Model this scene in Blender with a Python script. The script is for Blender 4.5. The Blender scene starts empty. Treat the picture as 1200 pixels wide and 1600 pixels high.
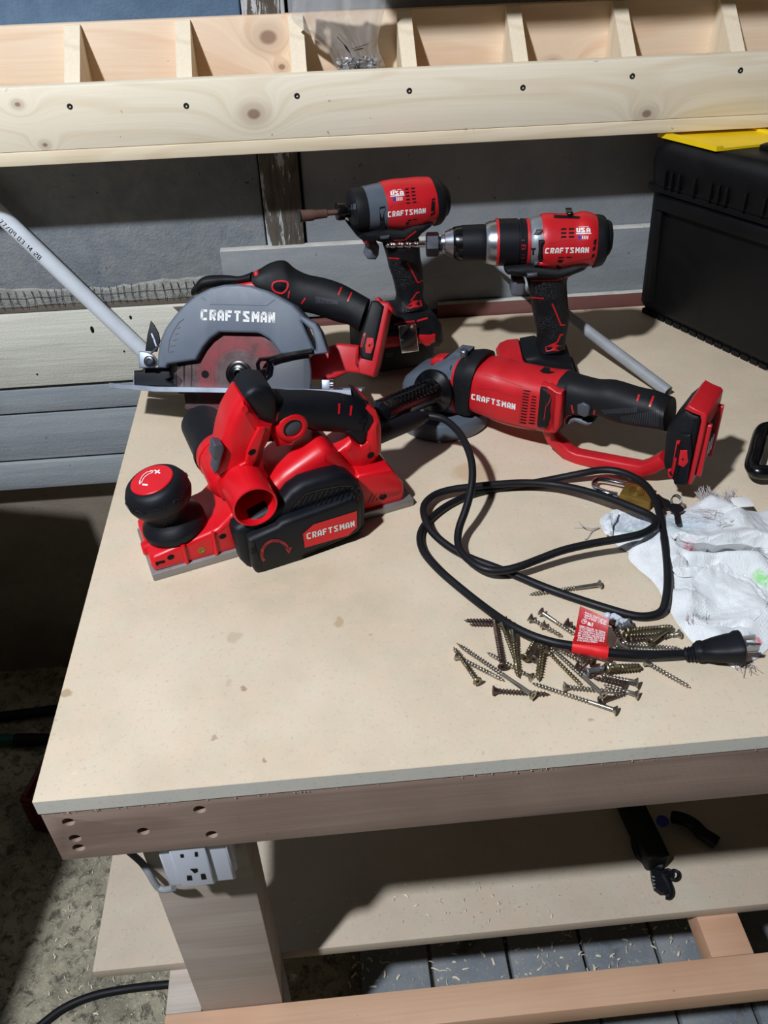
import bpy, bmesh, math, random
from mathutils import Vector, Matrix
from mathutils.bvhtree import BVHTree
random.seed(7)
R = math.radians
S = bpy.context.scene
COL = S.collection

# ------------------------------------------------------------------ camera, light, exposure
YAW, PIT, ROL, F = R(-3.8773), R(38.5371), R(-1.8409), 1332.31
CAM = Vector((0, 0, 1.4))
_f = Vector((-math.sin(YAW) * math.cos(PIT), math.cos(YAW) * math.cos(PIT), -math.sin(PIT)))
_r = Vector((math.cos(YAW), math.sin(YAW), 0))
_u = _r.cross(_f)
c_, s_ = math.cos(ROL), math.sin(ROL)
CR, CU, CF = c_ * _r + s_ * _u, -s_ * _r + c_ * _u, _f
cam_d = bpy.data.cameras.new('camera')
cam = bpy.data.objects.new('camera', cam_d)
COL.objects.link(cam)
cam_d.sensor_fit = 'VERTICAL'
cam_d.sensor_height = 24
cam_d.lens = F / 1600 * 24
cam_d.clip_start = 0.02
cam.matrix_world = Matrix(((CR.x, CU.x, -CF.x, CAM.x), (CR.y, CU.y, -CF.y, CAM.y), (CR.z, CU.z, -CF.z, CAM.z), (0, 0, 0, 1)))
S.camera = cam

W = bpy.data.worlds.new('world')
S.world = W
W.use_nodes = True
W.node_tree.nodes['Background'].inputs[0].default_value = (0.75, 0.85, 1.0, 1)
W.node_tree.nodes['Background'].inputs[1].default_value = 0.014

LAMP = Vector((-0.95, -0.40, 2.84))
ld = bpy.data.lights.new('ceiling_bulb_light', 'POINT')
ld.energy = 306
ld.shadow_soft_size = 0.055
ld.color = (0.88, 0.925, 1.0)
lo = bpy.data.objects.new('ceiling_bulb_light', ld)
COL.objects.link(lo)
lo.location = LAMP
vs = S.view_settings
vs.view_transform = 'Standard'
vs.look = 'None'
vs.gamma = 1
vs.use_curve_mapping = False
vs.exposure = 0.0

T = 0.8          # height of the bench top


def ray(x, y):
    return CR * ((x - 600) / F) + CU * (-(y - 800) / F) + CF


def PZ(x, y, z=T):
    d = ray(x, y)
    return CAM + d * ((z - CAM.z) / d.z)


def PY(x, y, Y):
    d = ray(x, y)
    return CAM + d * (Y / d.y)


# ------------------------------------------------------------------ materials
def lin(c):
    return tuple(((v / 255) / 12.92 if v / 255 <= 0.04045 else ((v / 255 + 0.055) / 1.055) ** 2.4) for v in c) + (1,)


MATS = {}


class NT:
    """tiny node-tree writer"""
    def __init__(s, name):
        s.m = bpy.data.materials.new(name)
        s.m.use_nodes = True
        s.t = s.m.node_tree
        s.b = s.t.nodes['Principled BSDF']
        MATS[name] = s.m

    def n(s, typ, **kw):
        nd = s.t.nodes.new(typ)
        ins = kw.pop('ins', {})
        for k, v in kw.items():
            setattr(nd, k, v)
        for k, v in ins.items():
            s.set(nd.inputs[k], v)
        return nd

    def set(s, sock, v):
        if isinstance(v, bpy.types.NodeSocket):
            s.t.links.new(v, sock)
        else:
            sock.default_value = v

    def math(s, op, a, b=None, c=None):
        nd = s.n('ShaderNodeMath', operation=op)
        s.set(nd.inputs[0], a)
        if b is not None:
            s.set(nd.inputs[1], b)
        if c is not None:
            s.set(nd.inputs[2], c)
        return nd.outputs[0]

    def coord(s, scale=(1, 1, 1), loc=(0, 0, 0), rot=(0, 0, 0)):
        tc = s.n('ShaderNodeTexCoord')
        mp = s.n('ShaderNodeMapping')
        s.t.links.new(tc.outputs['Object'], mp.inputs[0])
        mp.inputs['Scale'].default_value = scale
        mp.inputs['Location'].default_value = loc
        mp.inputs['Rotation'].default_value = rot
        return mp.outputs[0]

    def noise(s, vec, scale, detail=3, rough=0.55, dist=0.0):
        nd = s.n('ShaderNodeTexNoise', ins={'Vector': vec, 'Scale': scale, 'Detail': detail, 'Roughness': rough, 'Distortion': dist})
        return nd.outputs['Fac']

    def ramp(s, fac, stops):
        nd = s.n('ShaderNodeValToRGB')
        s.set(nd.inputs[0], fac)
        el = nd.color_ramp.elements
        while len(el) < len(stops):
            el.new(0.5)
        for e, (p, c) in zip(el, stops):
            e.position = p
            e.color = c if len(c) == 4 else tuple(c) + (1,)
        return nd.outputs[0]

    def rng(s, v, a, b, c=0.0, d=1.0):
        nd = s.n('ShaderNodeMapRange', ins={0: v, 1: a, 2: b, 3: c, 4: d})
        return nd.outputs[0]

    def mix(s, fac, a, b, mode='MIX'):
        nd = s.n('ShaderNodeMix', data_type='RGBA', blend_type=mode)
        s.set(nd.inputs[0], fac)
        s.set(nd.inputs[6], a)
        s.set(nd.inputs[7], b)
        return nd.outputs[2]

    def out(s, color, rough=0.5, metal=0.0, bump=None, strength=0.3, dist=0.001, spec=None, coat=0.0):
        s.set(s.b.inputs['Base Color'], color)
        s.set(s.b.inputs['Roughness'], rough)
        s.b.inputs['Metallic'].default_value = metal
        if spec is not None:
            s.b.inputs['Specular IOR Level'].default_value = spec
        s.b.inputs['Coat Weight'].default_value = coat
        if bump is not None:
            bn = s.n('ShaderNodeBump', ins={'Height': bump, 'Strength': strength, 'Distance': dist})
            s.t.links.new(bn.outputs[0], s.b.inputs['Normal'])
        return s.m


def plastic(name, rgb, rough=0.4, var=0.12, grain=900, gstr=0.12, metal=0.0, spec=None, dust=None):
    if max(rgb) < 36 and spec is None and rough > 0.3:
        spec = 0.3
    t = NT(name)
    c = lin(rgb)
    co = t.coord()
    n1 = t.noise(co, 35, 4)
    col = t.mix(t.rng(n1, 0.35, 0.7), tuple(v * (1 - var) for v in c[:3]) + (1,), tuple(min(1, v * (1 + var)) for v in c[:3]) + (1,))
    if dust:
        n2 = t.noise(co, 160, 5, 0.7)
        col = t.mix(t.rng(n2, 0.62, 0.8, 0, 0.35), col, lin(dust))
    g = t.noise(co, grain, 2)
    return t.out(col, t.rng(n1, 0.3, 0.7, rough - 0.05, rough + 0.08), metal, g, gstr, 0.0004, spec)


def wood(name, light, dark, axis='x', knots=(), rough=0.6, rings=26, var=0.4, stain=None, saw=False):
    """boards: grain runs along axis; knots are (along, across, radius) in object space across the face (across = z, or y for flat)"""
    t = NT(name)
    tc = t.n('ShaderNodeTexCoord').outputs['Object']
    sp = t.n('ShaderNodeSeparateXYZ', ins={0: tc})
    X, Y, Z = sp.outputs
    al, a1, a2 = {'x': (X, Z, Y), 'y': (Y, X, Z), 'z': (Z, X, Y)}[axis]
    warp = None
    core = None
    for (kx, kz, kr) in knots:
        dx = t.math('MULTIPLY', t.math('SUBTRACT', al, kx), 0.75)
        dz = t.math('SUBTRACT', a1, kz)
        d2 = t.math('ADD', t.math('MULTIPLY', dx, dx), t.math('MULTIPLY', dz, dz))
        d = t.math('SQRT', d2)
        w = t.math('MULTIPLY', t.math('DIVIDE', kr * kr * 2.2, t.math('ADD', d2, kr * kr)), 0.05)
        warp = w if warp is None else t.math('ADD', warp, w)
        cc = t.rng(d, kr * 0.28, kr * 0.55, 1, 0)
        halo = t.rng(d, kr * 0.6, kr * 1.3, 0.35, 0)
        cc = t.math('MAXIMUM', cc, halo)
        core = cc if core is None else t.math('MAXIMUM', core, cc)
    acr = a1 if warp is None else t.math('ADD', a1, warp)
    cv = t.n('ShaderNodeCombineXYZ', ins={0: t.math('MULTIPLY', al, 1.3), 1: t.math('MULTIPLY', acr, 9.0), 2: t.math('MULTIPLY', a2, 9.0)}).outputs[0]
    big = t.noise(cv, 1.6, 2, 0.5, 0.3)
    ring = t.math('SINE', t.math('MULTIPLY', big, rings * 2))
    ringf = t.rng(ring, 0.2, 1.0, 0, 1)
    cf = t.n('ShaderNodeCombineXYZ', ins={0: t.math('MULTIPLY', al, 6.0), 1: t.math('MULTIPLY', acr, 260.0), 2: t.math('MULTIPLY', a2, 260.0)}).outputs[0]
    fine = t.noise(cf, 1.0, 3, 0.6)
    f = t.math('ADD', t.math('MULTIPLY', ringf, 0.45 * var / 0.4), t.math('MULTIPLY', t.rng(fine, 0.3, 0.75), 0.35))
    col = t.mix(f, lin(light), lin(dark))
    blot = t.noise(tc, 7, 3)
    col = t.mix(t.rng(blot, 0.45, 0.75, 0, 0.4), col, lin(stain or dark))
    if core is not None:
        col = t.mix(t.math('MULTIPLY', core, 0.8), col, lin((120, 80, 60)))
    sp2 = t.noise(tc, 110, 2, 0.5)
    col = t.mix(t.rng(sp2, 0.74, 0.79, 0, 0.5), col, lin((90, 70, 55)))
    hb = fine
    if saw:
        wv = t.math('SINE', t.math('ADD', t.math('MULTIPLY', al, 900.0), t.math('MULTIPLY', a1, 420.0)))
        hb = t.math('ADD', fine, t.math('MULTIPLY', wv, 0.25))
    return t.out(col, rough, 0, hb, 0.25, 0.0006)


def wallmat(name, base, alt, dark, bumps=0.4, scale=14, stretch=(1, 1, 1), rough=0.85, speck=True):
    t = NT(name)
    co = t.coord(stretch)
    tc = t.coord()
    n1 = t.noise(co, scale, 5, 0.65, 0.3)
    n2 = t.noise(tc, 4.5, 4, 0.6)
    n3 = t.noise(tc, 260, 3, 0.6)
    col = t.mix(t.rng(n1, 0.35, 0.68), lin(base), lin(alt))
    col = t.mix(t.rng(n2, 0.52, 0.8, 0, 0.75), col, lin(dark))
    if speck:
        n4 = t.noise(tc, 70, 4, 0.7)
        col = t.mix(t.rng(n4, 0.66, 0.74, 0, 0.7), col, lin(tuple(v * 0.35 for v in dark)))
        col = t.mix(t.rng(n3, 0.68, 0.78, 0, 0.45), col, lin(tuple(min(255, v * 1.35) for v in base)))
    h = t.math('ADD', t.math('MULTIPLY', n1, 1.0), t.math('MULTIPLY', n3, 0.5))
    return t.out(col, rough, 0, h, bumps, 0.004)


RED = plastic('red_plastic', (198, 26, 36), 0.42, 0.08, 1200, 0.1)
RED2 = plastic('red_plastic_planer', (214, 16, 30), 0.36, 0.05, 1400, 0.06)
BLK = plastic('black_rubber', (17, 19, 23), 0.55, 0.12, 1500, 0.3, dust=(70, 70, 72))
BLKP = plastic('black_rubber_clean', (13, 16, 23), 0.5, 0.06, 1500, 0.25)
def grip_mat(name, rgb):
    t = NT(name)
    co = t.coord()
    n1 = t.noise(co, 40, 4)
    c = lin(rgb)
    col = t.mix(t.rng(n1, .35, .7), tuple(v * .85 for v in c[:3]) + (1,), tuple(v * 1.25 for v in c[:3]) + (1,))
    n2 = t.noise(co, 160, 5, .7)
    col = t.mix(t.rng(n2, .62, .8, 0, .35), col, lin((70, 70, 72)))
    vo = t.n('ShaderNodeTexVoronoi', ins={'Vector': t.coord((1, 1, 1.6)), 'Scale': 420.0}).outputs['Distance']
    msk = t.rng(t.noise(co, 26, 1), .46, .54)
    h = t.math('MULTIPLY', t.rng(vo, .1, .55), msk)
    return t.out(col, .5, 0, h, .7, .0012, .35)


BLKT = grip_mat('black_grip_rubber', (18, 20, 24))
BLKG = plastic('black_gloss_plastic', (9, 10, 13), 0.2, 0.05, 800, 0.03)
BOX = plastic('toolbox_black', (8, 9, 12), 0.5, 0.1, 1100, 0.25)
GRY = plastic('gray_plastic', (84, 93, 104), 0.32, 0.05, 900, 0.08)
GRYD = plastic('dark_gray_plastic', (70, 74, 82), 0.45, 0.06, 900, 0.1)
GRYS = plastic('saw_guard_gray', (96, 106, 119), 0.48, 0.05, 900, 0.08)
YEL = plastic('yellow_plastic', (236, 200, 14), 0.4, 0.05, 900, 0.1)
CRD = plastic('cord_rubber', (17, 19, 23), 0.48, 0.1, 1200, 0.15)
SIL = plastic('silver_metal', (176, 180, 188), 0.32, 0.06, 900, 0.06, 1.0)
SHOE = plastic('shoe_metal', (168, 178, 192), 0.42, 0.08, 900, 0.06, 0.75)
CAST = plastic('cast_aluminium', (150, 148, 146), 0.5, 0.08, 900, 0.12, 0.6)
CHR = plastic('chrome', (225, 222, 225), 0.1, 0.03, 600, 0.02, 1.0)
STL = plastic('dark_steel', (78, 80, 86), 0.34, 0.15, 700, 0.1, 0.9)
RUST = plastic('rusty_steel', (112, 82, 72), 0.55, 0.25, 400, 0.4, 0.5)
BRS = plastic('brass', (150, 118, 56), 0.42, 0.12, 600, 0.1, 0.65)
TRG = plastic('trigger_gray', (96, 100, 108), 0.45, 0.05, 900, 0.1)
WHT = plastic('white_plastic', (206, 212, 224), 0.4, 0.03, 900, 0.05)
PRT = plastic('white_print', (236, 236, 234), 0.5, 0.02, 900, 0.02)
BPR = plastic('black_print', (22, 22, 24), 0.6, 0.02, 900, 0.02)
BLU = plastic('blue_print', (38, 44, 150), 0.5, 0.05, 900, 0.02)
RPR = plastic('dull_red_print', (150, 42, 44), 0.55, 0.05, 900, 0.02)
HOLE = plastic('hole_black', (6, 6, 7), 0.8, 0.05, 900, 0.02)
TAG = plastic('red_tag_film', (222, 36, 40), 0.35, 0.04, 900, 0.03)
PVC = plastic('pvc_white', (222, 230, 238), 0.35, 0.05, 500, 0.06, dust=(185, 175, 160))
PVG = plastic('gray_conduit', (150, 153, 157), 0.45, 0.12, 300, 0.15, dust=(80, 80, 80))
SZN = plastic('zinc_screw', (176, 170, 158), 0.3, 0.25, 300, 0.15, 0.95)
SYZ = plastic('yellow_zinc_screw', (146, 136, 110), 0.34, 0.3, 300, 0.15, 0.95)
SRU = plastic('brown_old_screw', (98, 82, 76), 0.45, 0.25, 300, 0.2, 0.8)
SGY = plastic('gray_cast_screw', (120, 124, 128), 0.45, 0.2, 300, 0.2, 0.6)
GRN = plastic('green_hose', (24, 92, 76), 0.5, 0.15, 300, 0.15)
CRT = plastic('dark_red_crate', (96, 16, 24), 0.45, 0.1, 500, 0.1)
CLR = plastic('white_cable', (140, 143, 146), 0.45, 0.05, 500, 0.05)

PINE = wood('pine_face', (242, 232, 210), (222, 204, 172), 'x', ((-0.069, 1.128, 0.016), (-0.353, 1.152, 0.007), (-0.333, 1.104, 0.006), (0.438, 1.105, 0.012)), 0.6, 16, 0.35, (236, 222, 192))
PINEB = wood('pine_base_edge', (236, 222, 194), (218, 198, 164), 'x', (), 0.6, 26, 0.4)
PINEK = wood('pine_back', (240, 218, 190), (222, 184, 148), 'x', ((-0.031, 1.163, 0.009), (-0.045, 1.198, 0.022), (0.33, 1.15, 0.012)), 0.6, 14, 0.35, (228, 188, 156))
PINEG = wood('pine_gusset', (236, 222, 196), (212, 190, 158), 'z', (), 0.6, 12, 0.3)
HARD = wood('apron_hardwood', (160, 138, 125), (112, 88, 78), 'x', (), 0.6, 12, 0.3, (112, 88, 78), saw=True)
LEGW = wood('leg_hardwood', (188, 176, 164), (150, 134, 122), 'x', (), 0.6, 8, 0.25, (166, 148, 134))
RAILW = wood('rail_hardwood', (206, 168, 138), (180, 138, 108), 'x', (), 0.6, 10, 0.25, (186, 130, 96))
STRIPW = wood('red_painted_strip', (112, 66, 60), (86, 48, 44), 'x', (), 0.7, 10, 0.3, (140, 110, 100))


def mdf(name, base, alt, spots=True):
    t = NT(name)
    tc = t.coord()
    n1 = t.noise(tc, 8, 5, 0.6)
    n2 = t.noise(tc, 500, 3, 0.7)
    n3 = t.noise(tc, 60, 5, 0.7)
    col = t.mix(t.rng(n1, 0.3, 0.7), lin(base), lin(alt))
    col = t.mix(t.rng(n2, 0.35, 0.75, 0, 0.25), col, lin(tuple(v * 0.86 for v in base)))
    col = t.mix(t.rng(n3, 0.62, 0.74, 0, 0.3), col, lin(tuple(min(255, v * 1.1) for v in base)))
    n5 = t.noise(t.coord((1, 1, 1), (7.7, 2.1, 0)), 30, 4, 0.6)
    col = t.mix(t.rng(n5, 0.4, 0.62, 0.0, 0.35), col, lin((base[0] + 2, base[1] - 10, base[2] - 12)))
    n6 = t.noise(t.coord((1, 1, 1), (1.7, 8.1, 0)), 240, 3, 0.6)
    col = t.mix(t.rng(n6, 0.58, 0.72, 0.0, 0.5), col, lin(tuple(v * .8 for v in base)))
    if spots:
        n4 = t.noise(t.coord((1, 1, 1), (3.1, 1.7, 0)), 46, 2, 0.5)
        col = t.mix(t.rng(n4, 0.75, 0.79, 0, 0.55), col, lin((150, 112, 70)))
        tcn = t.n('ShaderNodeTexCoord').outputs['Object']
        wn = t.n('ShaderNodeVectorMath', operation='ADD')
        nv = t.n('ShaderNodeTexNoise', ins={'Vector': tcn, 'Scale': 90.0, 'Detail': 3.0})
        sv = t.n('ShaderNodeVectorMath', operation='MULTIPLY', ins={0: nv.outputs['Color'], 1: (0.012, 0.012, 0)})
        t.set(wn.inputs[0], tcn)
        t.set(wn.inputs[1], sv.outputs[0])
        for (px, py, r, cc, k, sx) in ((529, 972, 0.010, (176, 146, 100), 0.6, 0.5), (366, 995, 0.008, (150, 112, 90), 0.25, 0.9),
                                       (742, 738, 0.022, (176, 138, 88), 0.4, 1.3), (378, 1077, 0.0035, (140, 96, 84), 0.6, 1), (336, 1155, 0.003, (150, 100, 90), 0.5, 1),
                                       (412, 1187, 0.0022, (110, 80, 60), 0.5, 1), (104, 1082, 0.004, (150, 120, 80), 0.6, 1.6),
                                       (360, 1068, 0.005, (176, 146, 104), 0.3, .6)):
            p = PZ(px, py) - BENCH
            sub = t.n('ShaderNodeVectorMath', operation='SUBTRACT', ins={0: wn.outputs[0], 1: (p.x + 0.006, p.y + 0.006, p.z)})
            scv = t.n('ShaderNodeVectorMath', operation='MULTIPLY', ins={0: sub.outputs[0], 1: (1 / sx, 1, 0)})
            ln = t.n('ShaderNodeVectorMath', operation='LENGTH', ins={0: scv.outputs[0]})
            col = t.mix(t.rng(ln.outputs['Value'], r * 0.7, r * 1.1, k, 0), col, lin(cc))
    h = t.math('ADD', n2, t.math('MULTIPLY', n3, 0.5))
    return t.out(col, 0.72, 0, h, 0.12, 0.0005)


BENCH = Vector((-0.261, 0.4146, 0.0))
MDFM = mdf('mdf_top', (222, 207, 182), (202, 185, 158))
MDFE = mdf('mdf_edge', (222, 220, 208), (206, 206, 196), False)
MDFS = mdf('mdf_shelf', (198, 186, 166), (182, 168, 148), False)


# ------------------------------------------------------------------ objects and hierarchy
def setp(o, label=None, cat=None, group=None, kind=None):
    if label:
        o['label'] = label
    if cat:
        o['category'] = cat
    if group:
        o['group'] = group
    if kind:
        o['kind'] = kind
    return o


def fin(name, bm, mat, parent=None, smooth=38, label=None):
    bmesh.ops.recalc_face_normals(bm, faces=bm.faces)
    me = bpy.data.meshes.new(name)
    bm.to_mesh(me)
    bm.free()
    for m in (mat if isinstance(mat, (list, tuple)) else [mat]):
        me.materials.append(m)
    if smooth:
        for p in me.polygons:
            p.use_smooth = True
        me.set_sharp_from_angle(angle=R(smooth))
    o = bpy.data.objects.new(name, me)
    COL.objects.link(o)
    if parent:
        o.parent = parent
    if label:
        o['label'] = label
    return o


def empty(name, loc, yaw=0.0, **kw):
    o = bpy.data.objects.new(name, None)
    COL.objects.link(o)
    o.location = loc
    o.rotation_euler = (0, 0, yaw)
    o.empty_display_size = 0.05
    return setp(o, **kw)


def B():
    return bmesh.new()


def box(bm, a, b, bev=0.0, off=Vector((0, 0, 0)), seg=2):
    a, b = Vector(a) - off, Vector(b) - off
    lo = [min(a[i], b[i]) for i in range(3)]
    hi = [max(a[i], b[i]) for i in range(3)]
    vs_ = [bm.verts.new((x, y, z)) for z in (lo[2], hi[2]) for y in (lo[1], hi[1]) for x in (lo[0], hi[0])]
    fs = [bm.faces.new([vs_[i] for i in q]) for q in ((0, 2, 3, 1), (4, 5, 7, 6), (0, 1, 5, 4), (2, 6, 7, 3), (0, 4, 6, 2), (1, 3, 7, 5))]
    if bev:
        es = list({e for f_ in fs for e in f_.edges})
        bmesh.ops.bevel(bm, geom=es, offset=bev, segments=seg, profile=0.5, affect='EDGES')
    return bm


def catmull(pts, k, closed=False):
    n = len(pts)
    out = []
    rng = range(n) if closed else range(n - 1)
    for i in rng:
        g = (lambda j: pts[j % n]) if closed else (lambda j: pts[max(0, min(n - 1, j))])
        p0, p1, p2, p3 = g(i - 1), g(i), g(i + 1), g(i + 2)
        for s in range(k):
            t = s / k
            out.append(tuple(0.5 * ((2 * b) + (-a + c) * t + (2 * a - 5 * b + 4 * c - d) * t * t + (-a + 3 * b - 3 * c + d) * t ** 3) for a, b, c, d in zip(p0, p1, p2, p3)))
    if not closed:
        out.append(tuple(pts[-1]))
    return out


def tube(bm, pts, r, seg=10, caps=True, flat=None):
    """sweep a circle along pts (Vectors); r number or list; flat=(w,h) rectangle-ish section"""
    pts = [Vector(p) for p in pts]
    n = len(pts)
    rs = r if isinstance(r, (list, tuple)) else [r] * n
    rings = []
    t0 = (pts[1] - pts[0]).normalized()
    ref = Vector((0, 0, 1)) if abs(t0.z) < 0.9 else Vector((1, 0, 0))
    nrm = (ref - t0 * ref.dot(t0)).normalized()
    for i, p in enumerate(pts):
        t = (pts[min(i + 1, n - 1)] - pts[max(i - 1, 0)]).normalized()
        nrm = (nrm - t * nrm.dot(t)).normalized()
        bn = t.cross(nrm)
        ring = []
        for j in range(seg):
            a = 2 * math.pi * j / seg
            ca, sa = math.cos(a), math.sin(a)
            if flat:
                e = 0.45
                ca = math.copysign(abs(ca) ** e, ca) * flat[1] / 2
                sa = math.copysign(abs(sa) ** e, sa) * flat[0] / 2
                ring.append(bm.verts.new(p + nrm * ca + bn * sa))
            else:
                ring.append(bm.verts.new(p + (nrm * ca + bn * sa) * rs[i]))
        rings.append(ring)
    skin(bm, rings, caps)
    return bm


def skin(bm, rings, caps=True, closed=False):
    m = len(rings)
    for i in range(m - 1 + (1 if closed else 0)):
        a, b = rings[i], rings[(i + 1) % m]
        k = len(a)
        for j in range(k):
            try:
                bm.faces.new((a[j], a[(j + 1) % k], b[(j + 1) % k], b[j]))
            except ValueError:
                pass
    if caps and not closed:
        for rg in (rings[0], rings[-1]):
            f = bm.faces.new(rg)
            bmesh.ops.triangulate(bm, faces=[f])


def lathe(bm, p0, ax, prof, seg=32, caps=True, hexa=False, rot=0.0):
    """prof list of (t, r) along axis ax from p0"""
    p0, ax = Vector(p0), Vector(ax).normalized()
    ref = Vector((0, 0, 1)) if abs(ax.z) < 0.9 else Vector((1, 0, 0))
    e1 = (ref - ax * ref.dot(ax)).normalized()
    e2 = ax.cross(e1)
    rings = []
    for (t, r) in prof:
        rings.append([bm.verts.new(p0 + ax * t + (e1 * math.cos(rot + 2 * math.pi * j / seg) + e2 * math.sin(rot + 2 * math.pi * j / seg)) * max(r, 1e-5)) for j in range(seg)])
    skin(bm, rings, caps)
    return bm


def inset(poly, d):
    n = len(poly)
    out = []
    for i in range(n):
        a, b, c = Vector(poly[i - 1]), Vector(poly[i]), Vector(poly[(i + 1) % n])
        e1, e2 = (b - a), (c - b)
        if e1.length < 1e-9 or e2.length < 1e-9:
            out.append(tuple(b))
            continue
        n1 = Vector((-e1.y, e1.x)).normalized()
        n2 = Vector((-e2.y, e2.x)).normalized()
        m = (n1 + n2) / max(0.35, 1 + n1.dot(n2))
        out.append(tuple(b + m * d))
    return out


def extr(bm, poly, d0, d1, r=0.003, seg=3, taper=None):
    """rounded-edge plate: poly [(u, v)] in the tool's side plane, from depth d0 (far) to d1 (near); local y = -d"""
    area = sum(poly[i - 1][0] * poly[i][1] - poly[i][0] * poly[i - 1][1] for i in range(len(poly)))
    if area < 0:
        poly = list(reversed(poly))
    prof = []
    r = min(r, (d1 - d0) / 2.01)
    for k in range(seg + 1):
        a = math.pi / 2 * k / seg
        prof.append((r * (1 - math.sin(a)), d0 + r * (1 - math.cos(a))))
    for k in range(seg, -1, -1):
        a = math.pi / 2 * k / seg
        prof.append((r * (1 - math.sin(a)), d1 - r * (1 - math.cos(a))))
    rings = []
    for (i, d) in prof:
        pp = inset(poly, i) if i > 1e-7 else poly
        rings.append([bm.verts.new((p[0], -d, p[1])) for p in pp])
    skin(bm, rings, True)
    return bm


JOINED = {'vent_slots', 'red_inlay', 'grip_pips', 'guard_relief', 'cover_grille', 'rear_hatch', 'deck_holes', 'body_holes', 'grip_holes', 'panel_lines', 'clutch_marks', 'guard_print', 'socket_slots', 'cover_hole', 'seat_slots', 'bag_print', 'tag_print', 'dial_print'}


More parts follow.
